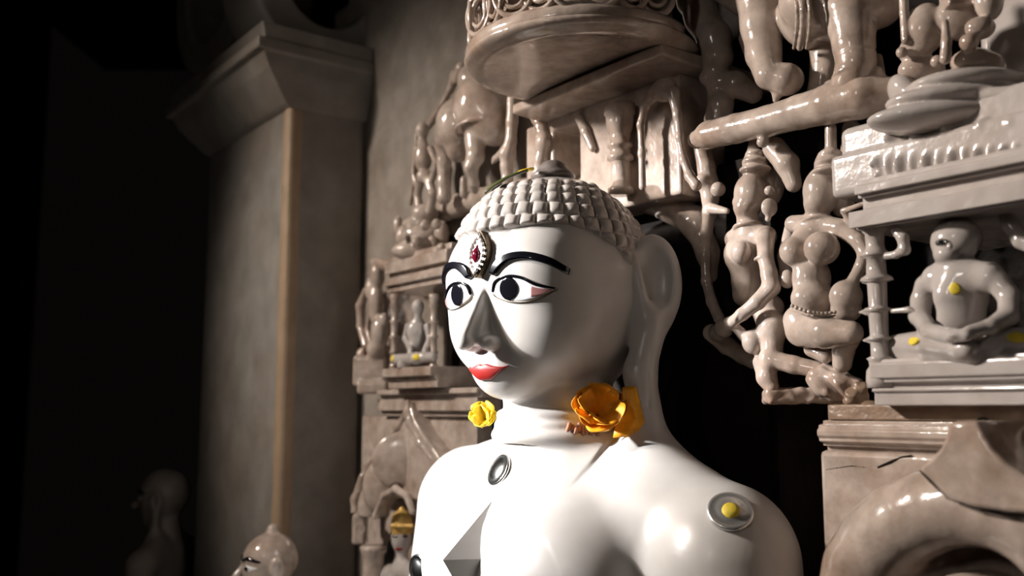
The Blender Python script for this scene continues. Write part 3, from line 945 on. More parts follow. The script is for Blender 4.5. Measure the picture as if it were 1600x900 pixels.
def spot(fig_parent, px, py, w, rx, ry, mat, name='paste_dot', label='yellow paste dot', h=.0012, sculpt=None):
    """thin round dab lying on the carved surface seen at a pixel"""
    r = rayL(px, py); d = r / np.linalg.norm(r)
    p = CAML + d * .55
    for _ in range(120):
        f = float(sculpt.field(p[0], p[1], p[2]))
        if f < 2e-5: break
        p = p + d * min(f * .8, .04)
    e = 6e-4
    FL = sculpt.field
    n = np.array([FL(p[0] + e, p[1], p[2]) - FL(p[0] - e, p[1], p[2]), FL(p[0], p[1] + e, p[2]) - FL(p[0], p[1] - e, p[2]), FL(p[0], p[1], p[2] + e) - FL(p[0], p[1], p[2] - e)]); n = n / np.linalg.norm(n)
    s_ = np.linalg.norm(p - CAML) / FPX
    a = np.cross([0, 1, 0], n); a /= np.linalg.norm(a); b = np.cross(n, a)
    V = []
    for q, hh in ((1.0, -.0025), (.96, h * .5), (.7, h), (.02, h * 1.3)):
        for i in range(24):
            t = 2 * math.pi * i / 24; wob = 1 + .03 * math.sin(3 * t + px)
            x = a * rx * s_ * q * wob * math.cos(t) + b * ry * s_ * q * wob * math.sin(t)
            V.append(p + x + n * hh)
    F = [(j * 24 + i, j * 24 + (i + 1) % 24, (j + 1) * 24 + (i + 1) % 24, (j + 1) * 24 + i) for j in range(3) for i in range(24)] + [tuple(range(72, 96))]
    o = obj(name, V, F, mat, fig_parent); fix_normals(o); o['label'] = label
    return o

# ------------------------------------------------------------------ right: niche shrine
sh = thing('niche_shrine', 'pale marble niche shrine with turned column and stepped roof at the right edge', 'shrine', 1490, 630, -.12)
ur = .92
beam('base', M_RELW, 1357, 0, -.055, [(562, 568, -.006), (568, 592, .0), (592, 599, -.004), (599, 607, -.012), (607, 613, -.002), (613, 634, -.006)], wback=-.28, parent=sh, u1=ur, bev=.003)
V, F = col(1378, 346, 606, -.070, [(22, 0), (23, .04), (22, .10), (17, .13), (18, .16), (21, .175), (14, .19), (14, .27), (15, .28), (24, .29), (15, .305), (14, .32), (15, .45), (15, .455), (24, .465), (15, .48), (14, .49), (15, .63), (15, .635), (25, .645), (24, .66), (16, .68), (14, .78), (22, .79), (24, .80), (16, .83), (14, .86), (15, .93), (20, .95), (20, 1.0)])
o_ = obj('column', V, F, M_RELW, sh); fix_normals(o_)
f = Fig(-.066)                                     # pointed leaves and the hook on the column
for px_, py_ in ((1352, 440), (1348, 487), (1354, 531)):
    f.l([(1370, py_ + 1, 8), (px_ + 8, py_, 6), (px_ - 5, py_ + 1, 2.0)], 4)
f.l([(1398, 360, 7), (1411, 372, 9), (1413, 390, 9), (1400, 398, 6), (1385, 400, 6)], 4)
f.l([(1395, 486, 4), (1420, 484, 5), (1428, 486, 3)], 3)
f.make('column_leaves', M_RELW, sh)
beam('lintel', M_RELW, 1325, 0, -.045, [(332, 358, 0.0), (358, 362, -.012)], wback=-.28, parent=sh, u1=ur)
beam('cornice', M_RELW, 1333, 0, -.050, [(284, 292, -.006), (292, 306, .0), (306, 313, -.006), (313, 332, -.014)], wback=-.28, parent=sh, u1=ur, bev=.003)
f = Fig(-.10)
f.box(PW(1395, 262, -.11) + np.array([.17, 0, -.07]), (.235, .023, .085), .006, .003)
f.box(PW(1382, 216, -.11) + np.array([.19, 0, -.07]), (.240, .021, .078), .010, .003)
for i, px_ in enumerate((1372, 1410, 1452, 1492, 1532, 1572)):
    y_ = 262 - (px_ - 1372) * .10
    f.e(px_, y_, 15, 17, 5, .005, k=5); f.e(px_ + 20, y_ - 2, 11, 17, 4, .004, k=5)
for px_, py_ in ((1380, 212), (1420, 205), (1470, 196), (1528, 190), (1575, 188)):
    f.e(px_ + 16, py_ + 4, 17, 11, 6, -.003, k=6)
for px_, py_ in ((1420, 204), (1528, 192), (1367, 262)):
    f.e(px_, py_, 12, 10, 30, .02, k=3, mode='-')
o_ = f.make('roof_blocks', M_RELW, sh, 1.9)
f = Fig(-.12)
for i, (cx_, cy_, rx_, ry_) in enumerate(((1500, 186, 142, 26), (1505, 160, 118, 24), (1512, 136, 92, 22))):
    f.e(cx_, cy_, rx_, ry_, 70, -.01, k=4)
f.e(1416, 150, 22, 38, 30, .0, k=14, roll=30)
f.l([(1392, 182, 14, .01), (1440, 164, 13, .015), (1500, 150, 12, .015), (1580, 146, 12, .01)], 4)
f.e(1425, 196, 12, 9, 8, .03, k=5)
f.make('roof_dome', M_RELW, sh, 1.9)
V, F = molding([(-.28, PW(1560, 165, -.19)[1]), (-.19, PW(1560, 165, -.19)[1]), (-.19, PW(1560, -60, -.19)[1]), (-.28, PW(1560, -60, -.19)[1])], PW(1528, 90, -.19)[0], ur)
o_ = obj('smooth_panel', V, F, M_RELW, sh, smooth=30); fix_normals(o_); bevel(o_, .01, 3)
f = Fig(-.10)
f.l([(1570, 330, 10), (1578, 352, 12), (1596, 376, 13), (1625, 392, 12)], 5)
f.make('bracket', M_RELW, sh)

f = Fig(-.12, 6)
f.e(1444, 46, 33, 42, 34, 0, roll=-12); f.e(1424, 80, 20, 18, 22, 0)
f.l([(1411, -30, 8, .02), (1413, 20, 7, .02), (1416, 62, 8, .02)], 3); f.l([(1409, 82, 9, .02)], 4)
f.l([(1477, 36, 6, .03), (1479, 66, 8, .03), (1477, 92, 9, .03)], 4); f.l([(1464, 96, 10, .02)], 4)
f.e(1440, 110, 36, 24, 26, -.01); f.e(1500, 30, 38, 34, 26, -.01)
f.e(1531, 44, 23, 18, 20, .01); f.e(1514, 66, 15, 14, 16, .02); f.e(1520, 97, 34, 22, 26, .0); f.e(1548, 102, 22, 20, 20, -.01)
f.b(1500, -8, 26, 24, 20, .0); f.e(1545, 0, 22, 34, 20, 0)
o_ = f.make('crouching_beast', M_REL); tag(o_, 'worn cream marble beast crouching on top of the niche shrine roof', 'carving')

# ------------------------------------------------------------------ right: seated figure in the niche
jr = thing('seated_figurine', 'small glossy marble figure seated cross-legged in the right niche, dotted with yellow paste', 'statue', 1500, 562, -.085)
f = Fig(-.085, 8)
f.e(1490, 378, 34, 37, 33); f.e(1481, 398, 21, 16, 22, .01); f.e(1502, 372, 30, 30, 30)
f.l([(1492, 405, 20), (1494, 430, 22)], 8)
f.l([(1465, 436, 24), (1500, 430, 26), (1545, 434, 25)], 14)
f.e(1502, 462, 43, 40, 28, 0, k=14); f.e(1502, 500, 37, 32, 26, 0, k=12)
f.l([(1447, 446, 17), (1440, 470, 16), (1437, 494, 16, .01), (1452, 517, 13, .03), (1486, 524, 11, .045), (1510, 524, 10, .05)], 5)
f.l([(1560, 442, 19), (1577, 464, 17), (1576, 492, 16, .01), (1548, 510, 12, .03), (1515, 518, 10, .045)], 5)
f.e(1508, 524, 26, 7, 16, .045, k=4)
f.l([(1402, 541, 19, .0), (1450, 536, 21, .02), (1510, 546, 16, .035)], 6)
f.l([(1606, 534, 24, -.005), (1556, 536, 22, .015), (1500, 548, 14, .035)], 6)
f.l([(1396, 551, 12, .0), (1450, 556, 12, .02), (1520, 557, 11, .03), (1610, 552, 12, .0)], 5)
f.e(1484, 385, 5, 6, 6, .034, k=3); f.e(1521, 385, 6, 14, 8, 0, k=3)
f.make('body', M_RELW, jr)
FJ = f
spot(jr, 1492, 451, 0, 8, 9, M_YPASTE, sculpt=f); spot(jr, 1427, 533, 0, 13, 6, M_YPASTE, sculpt=f); spot(jr, 1588, 527, 0, 13, 8, M_YPASTE, sculpt=f)
e_ = spot(jr, 1472, 379, 0, 10, 5.5, M_SILVER, 'eye', 'silver almond eye', .002, sculpt=f)
spot(e_, 1472, 379, 0, 3.0, 3.4, M_BLACK, 'pupil', 'black pupil', .004, sculpt=f)

# ------------------------------------------------------------------ right: attendant with hanging bell
f = Fig(-.13, 4)
at_ = thing('attendant_figure', 'cream marble attendant in a tall ringed crown, arm bent down, beside the dark recess', 'carving', 1180, 610, -.13)
f.l([(1176, 224, 7), (1178, 240, 12)], 3)
for y_, r_ in ((240, 13), (252, 18), (265, 23)):
    f.e(1180, y_, r_ + 2, 7, r_ + 2, 0, k=2)
f.e(1180, 258, 20, 24, 20, -.004); f.e(1200, 285, 26, 40, 20, -.03)
f.e(1173, 303, 26, 33, 28); f.e(1165, 324, 19, 18, 20, .006)
f.e(1149, 316, 5, 7, 8, .012, k=3); f.e(1152, 327, 5, 3, 6, .012, k=2)
f.l([(1202, 298, 8, .012)], 2); f.e(1202, 324, 13, 15, 7, .014, k=2); f.l([(1200, 342, 5, .014)], 3)
f.l([(1168, 335, 17), (1170, 360, 19)], 5)
f.torus(1170, 355, 22, 3.5, 0, tilt=80)
f.l([(1148, 374, 16), (1196, 370, 18)], 10)
f.e(1160, 398, 29, 32, 22, .005, k=9); f.e(1158, 394, 16, 18, 18, .022, k=9)
f.e(1166, 436, 24, 40, 20, 0, k=9); f.e(1164, 462, 19, 18, 17, .0, k=6)
f.l([(1196, 372, 15, .008), (1196, 402, 12, .02), (1202, 428, 13, .022), (1205, 449, 14, .024), (1184, 472, 12, .034), (1160, 491, 10, .04), (1146, 502, 9, .04)], 4)
f.torus(1192, 404, 12, 2.5, .02, tilt=80, roll=5); f.torus(1157, 493, 11, 2.5, .04, tilt=60, roll=45)
f.l([(1146, 502, 10, .035), (1132, 512, 14, .02), (1122, 520, 15, .0)], 5)
f.l([(1148, 510, 7, .03), (1165, 527, 10, .02)], 3); f.e(1177, 534, 18, 20, 18, .02, k=3)
f.e(1199, 480, 26, 22, 20, .0, k=8)
f.l([(1200, 492, 22, .0), (1207, 512, 23, .01), (1207, 548, 15, .015), (1202, 570, 15, .02)], 6)
f.l([(1200, 560, 15, .02), (1240, 570, 14, .01), (1280, 578, 13, .0)], 5)
f.l([(1188, 566, 12, .015), (1198, 590, 15, .02), (1206, 606, 12, .02)], 6)
f.make('body', M_REL, at_)
f = Fig(-.15, 3)                                   # long stalk at the side
f.l([(1096, 228, 16), (1104, 262, 14), (1106, 286, 16), (1110, 310, 13), (1109, 332, 11), (1104, 365, 9), (1102, 400, 8), (1104, 440, 8), (1112, 472, 8), (1124, 498, 9)], 5)
f.l([(1122, 296, 12, .01)], 4); f.l([(1098, 282, 11, .01)], 4); f.l([(1112, 326, 9, .01), (1136, 330, 5, .01)], 3)
f.l([(1112, 520, 14, .0), (1136, 540, 14, -.01), (1160, 556, 12, -.01), (1176, 566, 11, -.01)], 5)
o_ = f.make('lotus_stalk', M_REL, at_); 
f = Fig(-.14, 7)
f.b(1268, 618, 74, 13, 22, -.01, rad=8, roll=1)
f.e(1298, 600, 40, 26, 22, .005, roll=-28); f.e(1318, 596, 24, 12, 18, .012, roll=-30)
f.l([(1284, 580, 9, .015), (1310, 600, 7, .02), (1322, 616, 6, .015)], 4); f.l([(1272, 590, 8, .012), (1290, 614, 7, .018)], 4)
f.l([(1290, 574, 8, .01), (1340, 598, 9, .01)], 4)
f.make('drapery', M_REL, at_, noise_amp=.0006, noise_scale=260)

# ------------------------------------------------------------------ right: dancer
dn = thing('dancer_figure', 'cream marble dancing woman in a ringed crown, directly left of the niche column', 'carving', 1280, 590, -.12)
f = Fig(-.12, 4)
f.l([(1298, 200, 9), (1298, 236, 9)], 3)
for y_, r_ in ((240, 15), (254, 21), (268, 27)):
    f.e(1297, y_, r_ + 2, 8, r_ + 2, 0, k=2)
f.e(1297, 258, 24, 26, 24, -.004)
f.e(1283, 300, 28, 38, 28); f.e(1276, 318, 20, 20, 20, .005); f.e(1313, 300, 24, 40, 20, -.02)
f.e(1262, 306, 3.5, 6, 5, .012, k=4); f.e(1265, 318, 5, 2.5, 5, .012, k=3)
f.l([(1277, 330, 17), (1276, 350, 19)], 6); f.torus(1275, 346, 22, 2.6, 0, tilt=80)
f.l([(1240, 350, 14), (1276, 350, 16), (1312, 356, 15)], 8)
f.e(1272, 378, 36, 34, 22, 0, k=10)
f.e(1240, 393, 22, 23, 22, .018, k=6); f.e(1284, 388, 28, 27, 25, .018, k=6)
f.e(1268, 436, 30, 40, 24, .004, k=10); f.e(1270, 466, 34, 26, 26, .008, k=8); f.e(1262, 500, 38, 28, 30, .006, k=8)
f.l([(1316, 358, 14), (1340, 376, 12), (1352, 396, 11), (1344, 420, 10), (1330, 446, 11, .01)], 4)
f.l([(1238, 356, 12, -.01), (1226, 400, 11, -.02), (1230, 434, 11, -.01)], 4); f.e(1230, 436, 13, 15, 12, .0, k=3)
f.l([(1350, 318, 4, .01), (1318, 330, 5, .005), (1330, 350, 6, .0)], 3)
f.l([(1254, 516, 27, .012), (1290, 520, 24, .03), (1330, 520, 19, .03)], 6)
f.l([(1330, 522, 18, .02), (1318, 545, 17, .01), (1316, 568, 15, .005)], 5)
f.l([(1268, 546, 12, 0), (1290, 556, 12, .0)], 5)
f.e(1322, 464, 26, 27, 22, .014, k=4); f.e(1322, 484, 24, 20, 20, .010, k=4)
f.e(1276, 455, 3.2, 3.0, 6, .052, k=1, mode='-')
f.make('body', M_REL, dn)
f = Fig(-.12, 1)
for i in range(11):
    q = i / 10; f.l([(1238 + 66 * q, 478 + 12 * math.sin(q * 2.2) , 3.4, .050 - .030 * abs(q - .4))], 1)
f.chain([f.p(1238 + 66 * q, 483 + 12 * math.sin(q * 2.2), .047 - .030 * abs(q - .4)) for q in np.linspace(0, 1, 9)], [.0014] * 9, .001)
o_ = f.make('beaded_girdle', M_REL, dn, 1.2)

# ------------------------------------------------------------------ right: ledge, elephant and kneeling figure
f = Fig(-.11, 6)
f.l([(1090, 218, 15), (1108, 211, 22), (1150, 201, 23), (1200, 189, 24), (1250, 175, 27), (1296, 163, 31), (1345, 152, 34, -.005), (1392, 146, 26, -.02)], 4)
f.l([(1366, 118, 16, -.01), (1300, 140, 16, -.01)], 8)
f.l([(1210, 232, 19, -.03), (1230, 256, 18, -.03), (1240, 288, 13, -.03)], 8); f.e(1192, 222, 10, 9, 9, 0)
f.l([(1330, 200, 14, -.05), (1330, 260, 18, -.05)], 8)
o_ = f.make('curved_ledge', M_REL); tag(o_, 'thick cream marble scroll ledge rising to the right under the elephant', 'carving')
el = thing('carved_elephant', 'cream marble elephant with harness bands standing on the scroll ledge at the top right', 'elephant', 1300, 130, -.12)
f = Fig(-.13, 8)
f.e(1310, 0, 92, 66, 56); f.e(1262, 20, 46, 56, 46, .005); f.e(1364, -8, 52, 56, 44, 0)
f.l([(1190, -10, 42, .01), (1192, 40, 34, .015), (1193, 84, 27, .02), (1202, 118, 23, .03)], 8)
f.e(1228, 124, 28, 26, 24, .02); f.l([(1216, 140, 12, .02), (1212, 156, 5, .02)], 5)
f.l([(1330, 20, 44, .015), (1334, 70, 31, .02), (1338, 100, 29, .02), (1332, 130, 33, .015)], 8)
f.torus(1337, 90, 29, 2.5, .02, tilt=82); f.torus(1334, 118, 31, 2.5, .018, tilt=82)
f.l([(1290, 70, 26, -.02), (1290, 110, 23, -.02), (1284, 150, 24, -.02)], 6)
f.l([(1372, 90, 7, -.02), (1378, 130, 8, -.02)], 3)
f.l([(1160, 0, 24, 0), (1142, -20, 30, 0)], 6)
f.l([(1168, 60, 14, .0), (1170, 78, 10, .0)], 4)
f.make('body', M_REL, el)
f = Fig(-.13, 2)
for dx in (0, 9, 20):
    pts = [(1240 + dx + 6 * math.sin(q * 3.0), -20 + 95 * q, 3.4 if dx != 9 else 5, .012 + .046 * math.sin(min(1, 1.25 * (1 - q) + .12) * 1.6)) for q in np.linspace(0, 1, 9)]
    f.l(pts, 2)
f.make('harness', M_REL, el, 1.4)
f = Fig(-.145, 6)
f.l([(1086, -10, 30), (1096, 30, 26), (1116, 60, 27), (1122, 90, 23), (1118, 112, 20)], 6)
f.l([(1104, 122, 12, .01), (1122, 128, 18, .0), (1150, 132, 20, -.01), (1176, 146, 16, -.02)], 6)
f.l([(1120, 140, 15), (1126, 165, 20), (1122, 186, 22)], 5)
f.e(1082, 6, 24, 20, 20, 0)
o_ = f.make('kneeling_attendant', M_REL); tag(o_, 'worn marble bent leg and knee of a kneeling attendant, left of the elephant', 'carving')

# ------------------------------------------------------------------ top: umbrella canopy
CC = np.array([.010, .300, -.045]); CR = .157
cp = empty('umbrella_canopy', CC + np.array([0, 0, 0]), 'half-round marble umbrella canopy with a ring of woven loops, above the statue head', 'canopy')
f = Sculpt()
f.ell(CC + np.array([0, .014, 0]), (CR * 1.02, .024, CR * 1.02), .002)
f.box(CC + np.array([0, -.1, 0]), (.4, .1, .4), .001, .003, mode='-')
f.ell(CC + np.array([0, -.004, 0]), (CR * .93, .016, CR * .93), .003, mode='-')
f.box(CC + np.array([0, 0, -.35]), (.4, .2, .235), .002, .004, mode='-')
o_ = carve('underside', f, .0022, M_REL, cp)
V = []; F = []; n_ = 60
prof = [(.92, .010), (1.0, .012), (1.01, .026), (.97, .034), (.90, .038), (.90, .15), (.2, .16)]
for r_, h_ in prof:
    for i in range(n_):
        a = -.25 + (math.pi + .5) * i / (n_ - 1); V.append(CC + np.array([CR * r_ * math.cos(a), h_, CR * r_ * math.sin(a)]))
F = [(j * n_ + i, j * n_ + i + 1, (j + 1) * n_ + i + 1, (j + 1) * n_ + i) for j in range(len(prof) - 1) for i in range(n_ - 1)]
o_ = obj('drum', V, F, M_REL, cp); fix_normals(o_); md = o_.modifiers.new('solid', 'SOLIDIFY'); md.thickness = .006
nl = 13
for i in range(nl):
    a = .05 + (math.pi - .1) * i / (nl - 1)
    c = CC + np.array([CR * .945 * math.cos(a), .064, CR * .945 * math.sin(a)])
    f = Sculpt()
    Rr = rotm(0, math.pi / 2 - a, 0) @ rotm(0, math.radians(14 if i % 2 else -14), math.radians(12))
    f.ring(c, .031, .0042, .002, Rr, .86); f.ring(c, .020, .0034, .002, Rr, .80)
    carve('woven_loop', f, .0016, M_REL, cp)
beam_w = -.058
V, F = molding([(-.30, .305), (beam_w, .305), (beam_w, .290), (-.11, .287), (-.30, .287)], -.165, .148)
o_ = obj('wall_beam', V, F, M_REL, cp, smooth=30); fix_normals(o_); bevel(o_, .003)

# ------------------------------------------------------------------ porch behind the head
pc = thing('porch_panel', 'pale marble wall panel with a small dark doorway under the umbrella canopy', 'panel', 940, 300, -.17)
ub0 = PW(822, 240, -.12)[0]; ub1 = PW(1062, 240, -.12)[0]; vt = .290; vb = .125
dl = PW(864, 240, -.12)[0]; dr_ = PW(906, 240, -.12)[0]; dt = PW(885, 197, -.12)[1]
prts = [(ub0, dl, vb, vt), (dr_, ub1, vb, vt), (dl, dr_, dt, vt)]
f = Sculpt()
for a, b, c, d in prts: f.box(((a + b) / 2, (c + d) / 2, -.165), ((b - a) / 2 + .001, (d - c) / 2, .045), .003, .002)
carve('panel', f, .002, M_REL, pc)
f = Fig(-.115, 4)
f.l([(838, 176, 14), (846, 200, 9), (850, 222, 12), (846, 250, 10), (840, 290, 13)], 8); f.l([(905, 185, 7), (915, 205, 8), (926, 232, 6)], 4)
f.make('jamb', M_REL, pc)
V, F = col(970, 163, 304, -.100, [(20, 0), (21, .06), (15, .09), (15, .35), (15.5, .36), (21, .38), (21, .42), (16, .45), (16, .50), (20, .52), (20, .55), (15.5, .57), (16.5, .66), (20, .72), (22, .80), (22, .86), (25, .88), (25, 1.0)])
o_ = obj('column', V, F, M_REL, pc); fix_normals(o_)
f = Fig(-.092, 4)
f.l([(1004, 292, 6), (1003, 240, 5.5), (1001, 195, 5.5), (1008, 165, 7), (1024, 146, 10), (1040, 138, 15), (1052, 146, 10), (1059, 180, 7), (1062, 215, 6), (1068, 250, 6), (1078, 276, 7), (1088, 290, 9)], 6)
f.e(1038, 142, 20, 18, 10, 0, k=8)
o_ = f.make('arched_strap', M_REL); tag(o_, 'thin arched marble strap framing the right end of the pale porch panel', 'carving')
f = Fig(-.17, 4)
f.l([(876, 232, 8), (874, 262, 11), (872, 282, 9)], 4); f.e(876, 216, 8, 9, 8)
o_ = f.make('doorway_figurine', M_REL); tag(o_, 'tiny blurred marble figure standing in the doorway above the topknot', 'carving')
# arch band over the recess, behind the head
f = Sculpt()
pts = [(662, 352, 16), (686, 333, 17), (715, 322, 17), (750, 312, 17), (790, 300, 18), (850, 294, 20), (930, 296, 22), (1000, 306, 24), (1050, 320, 26), (1090, 350, 24), (1108, 396, 18), (1112, 430, 12)]
P = [PW(x, y, -.175) for x, y, r in pts]; Rr = [r * DW(x, y, -.175) / FPX for x, y, r in pts]
f.chain(P, Rr, .012)
o_ = carve('recess_arch_band', f, .0028, M_REL); tag(o_, 'smooth marble arch band running behind the statue head over the recess', 'carving')

# ------------------------------------------------------------------ lower right: ogee arch and its block
bk = thing('pedestal_block', 'cream marble block with a rounded moulding carrying the right niche shrine', 'block', 1330, 899, -.10)
beam('moulding', M_REL, 1276, 0, -.075, [(650, 655, -.020), (657, 661, -.010), (664, 668, -.002), (672, 680, .001), (685, 689, -.002), (693, 696, -.009), (697, 703, -.016)], wback=-.30, parent=bk, u1=ur, bev=.008)
beam('shaft', M_REL, 1279, 0, -.082, [(703, 1500, 0)], wback=-.30, parent=bk, u1=ur, bev=.006)
beam('stained_top', M_RELB, 1292, 0, -.085, [(632, 656, 0.0)], wback=-.30, parent=bk, u1=ur)
og = thing('ogee_arch', 'glossy marble ogee arch with a flared tip and cracks at the lower right corner', 'arch', 1500, 960, -.05)
f = Fig(-.045, 10)
f.e(1530, 985, 215, 200, 60, -.075, k=6)
f.l([(1345, 1060, 62), (1342, 950, 62), (1354, 890, 61), (1378, 848, 60), (1412, 818, 59), (1455, 798, 58), (1510, 790, 56), (1570, 800, 56), (1625, 830, 56), (1680, 900, 60)], 22)
for q in ([(1412, 762, 2.5, .03), (1418, 800, 2, .055), (1414, 850, 1.5, .055)], [(1474, 752, 2.5, .03), (1482, 782, 2.2, .05), (1478, 815, 2, .055)]): f.l(q, 3, '-')
f.box(PW(1520, 950, -.16), (.5, .4, .035), .003, .01, mode='-')
f.l([(1400, 1010, 40, .05), (1430, 930, 34, .045), (1480, 890, 30, .045), (1540, 880, 30, .045), (1620, 900, 34, .045)], 14, '-')
f.e(1540, 985, 120, 92, 50, -.02, k=10)
for rx_, ry_ in ((208, 190),):
    pass
f.make('hood', M_REL, og, 2.0, lo=(-1, -.46, -.2), hi=(.80, .2, .2))
def fl_outline():
    L_ = [(1485, 659), (1479, 684), (1471, 700), (1456, 716), (1436, 733), (1455, 752), (1480, 778), (1520, 792), (1570, 800), (1640, 806), (1660, 752), (1600, 742), (1572, 722), (1552, 700), (1541, 682), (1530, 657)]
    return [tuple(PW(x, y, -.005)[:2]) for x, y in L_]
V, F = prism(fl_outline(), -.085, -.002)
o_ = obj('flared_tip', V, F, M_REL, og, smooth=30); fix_normals(o_); bevel(o_, .004, 3, 50)
# crack lines filled with dark dirt
def crack(parent, pts, w, r=1.3, name='crack', mat=None):
    f = Fig(w, 1); f.l([(x, y, r * (1 + .4 * math.sin(i * 2.1))) for i, (x, y) in enumerate(pts)], 1)
    o = f.make(name, mat or M_DARK, parent, 1.0); o['label'] = 'dark crack'; return o
crack(og, [(1438, 736), (1455, 753), (1480, 779), (1520, 793), (1560, 799), (1600, 806)], -.003, 1.6)
crack(bk, [(1372, 730), (1392, 722), (1408, 714), (1424, 712)], -.082, 1.8)
crack(bk, [(1290, 734), (1330, 728), (1356, 731)], -.082, .8)
f = Fig(-.0745, 2); f.l([(1536, 662, 11), (1544, 690, 8), (1556, 712, 8), (1576, 732, 8), (1584, 738, 3)], 3)
o_ = f.make('dark_gap', M_DARK, bk, 1.4); o_['label'] = 'black gap beside the flared tip'  # near-black strip along the right edge of the flared tip
f = Fig(-.10, 3); f.e(1338, 622, 20, 18, 14); f.e(1345, 606, 12, 10, 10); f.e(1360, 634, 14, 8, 10)
o_ = f.make('dirt_clump', M_RELB, bk, 1.3, noise_amp=.001, noise_scale=300); o_['label'] = 'brown dirt clump on the block'

# ------------------------------------------------------------------ left: elephant, figures and strut
f = Fig(-.13, 6)
le = thing('carved_elephant', 'blurred cream marble elephant standing on the arch band, left of the umbrella canopy', 'elephant', 740, 300, -.13)
f.e(752, 168, 44, 52, 40); f.e(716, 196, 36, 44, 34); f.e(774, 186, 36, 44, 26, -.01, k=14); f.e(738, 128, 24, 30, 24); f.e(700, 212, 22, 26, 22)
f.l([(694, 220, 15), (694, 255, 11), (693, 285, 10), (694, 308, 12)], 5)
f.l([(742, 216, 17, .01), (743, 245, 14, .015), (736, 262, 11, .02), (741, 286, 7, .01), (742, 296, 7)], 5)
f.l([(724, 280, 5, -.02), (724, 304, 6, -.02)], 3)
f.e(716, 232, 20, 22, 20)
f.torus(750, 205, 38, 3, 0, tilt=80); f.torus(744, 152, 34, 3, 0, tilt=75, roll=10)
f.make('body', M_REL, le)
f = Fig(-.12, 4)
f.l([(802, 155, 10), (800, 190, 9), (798, 222, 9), (793, 240, 13), (792, 262, 10), (793, 284, 9)], 4); f.l([(790, 236, 9), (774, 248, 5), (770, 254, 3)], 3)
o_ = f.make('standing_post_figure', M_REL); tag(o_, 'slim marble post figure with a bent arm between the left elephant and the doorway panel', 'carving')
f = Fig(-.14, 3)
f.l([(712, 118, 10), (704, 140, 6), (690, 165, 5), (676, 188, 6), (668, 200, 6)], 3); f.l([(722, 108, 12), (716, 124, 9)], 4)
o_ = f.make('slanting_strut', M_REL); tag(o_, 'thin slanting marble strut from the left elephant down to the small guardian', 'carving')
f = Fig(-.13, 4)
f.e(660, 204, 11, 14, 12); f.l([(660, 215, 6), (660, 222, 9)], 4); f.e(661, 246, 14, 26, 14); f.e(664, 276, 14, 12, 12)
f.l([(656, 284, 8), (652, 305, 6), (656, 330, 8)], 4); f.l([(670, 284, 8), (676, 304, 7), (672, 330, 8)], 4)
f.l([(650, 232, 5), (646, 270, 4), (650, 290, 4)], 3); f.l([(673, 232, 6), (682, 256, 5), (676, 278, 6)], 3)
f.l([(651, 212, 4, -.01), (650, 260, 4, -.01), (642, 318, 4, -.01)], 2)
o_ = f.make('small_guardian', M_REL); tag(o_, 'small standing marble guardian left of the left elephant legs', 'carving')

# left niche shrine
ls = thing('niche_shrine', 'blurred marble niche shrine with two thin columns, left of the statue face', 'shrine', 640, 600, -.11)
ul = PW(598, 440, -.11)[0]
def lbeam(name, x0, x1, w, tiers, wback=-.2, mat=M_REL, bev=.002): return beam(name, mat, x0, x1, w, tiers, wback, ls, bev)
lbeam('lintel', 599, 690, -.09, [(436, 442, -.006), (442, 449, 0), (449, 460, -.008)])
lbeam('cornice', 601, 697, -.10, [(404, 412, -.01), (412, 430, 0), (430, 437, -.01)])
lbeam('base', 604, 680, -.09, [(576, 590, .01), (590, 596, .0), (596, 608, -.004)])
for x_ in (615, 677):
    V, F = col(x_, 460, 580, -.10, [(7, 0), (7, .08), (5, .1), (5, .22), (8, .24), (5, .27), (5, .42), (8, .44), (5, .47), (5.5, .62), (8, .64), (5, .67), (5.5, .82), (8, .84), (6, .88), (8, .95), (8, 1)], 16)
    o_ = obj('column', V, F, M_REL, ls); fix_normals(o_)
f = Fig(-.13, 4)
f.e(655, 392, 44, 18, 24); f.e(662, 368, 34, 18, 20); f.e(658, 350, 30, 14, 20); f.e(664, 334, 22, 16, 16); f.e(632, 372, 14, 22, 12); f.e(690, 366, 12, 22, 12); f.e(622, 356, 8, 20, 8)
for x_, y_ in ((642, 356), (664, 352), (682, 350), (650, 378), (676, 376), (628, 392), (690, 388)): f.e(x_, y_, 8, 9, 9, .022, k=3)
f.e(671, 385, 6, 9, 30, .02, k=2, mode='-'); f.e(640, 376, 4, 7, 30, .02, k=2, mode='-'); f.e(692, 340, 4, 6, 30, .02, k=2, mode='-')
f.make('roof', M_REL, ls)
f = Fig(-.19, 3); f.b(645, 516, 46, 60, 10, 0, rad=2)
f.make('back_panel', M_REL, ls)
jl = thing('seated_figurine', 'tiny blurred marble figure seated in the left niche with yellow dabs at its knees', 'statue', 645, 575, -.10)
f = Fig(-.105, 4)
f.e(653, 480, 10, 13, 10); f.l([(653, 490, 6), (653, 500, 7)], 3); f.e(652, 518, 17, 20, 11); f.e(652, 536, 12, 14, 10)
f.l([(638, 510, 6), (634, 530, 5.5), (642, 548, 5, .02)], 3); f.l([(668, 510, 6), (672, 530, 5.5), (664, 548, 5, .02)], 3)
f.l([(618, 562, 9, .01), (650, 560, 9, .025), (676, 558, 8, .01)], 5); f.b(648, 571, 26, 6, 12, 0, rad=3)
f.make('body', M_RELW, jl)
spot(jl, 613, 560, 0, 6, 5, M_YPASTE, sculpt=f); spot(jl, 650, 558, 0, 6, 5, M_YPASTE, sculpt=f)
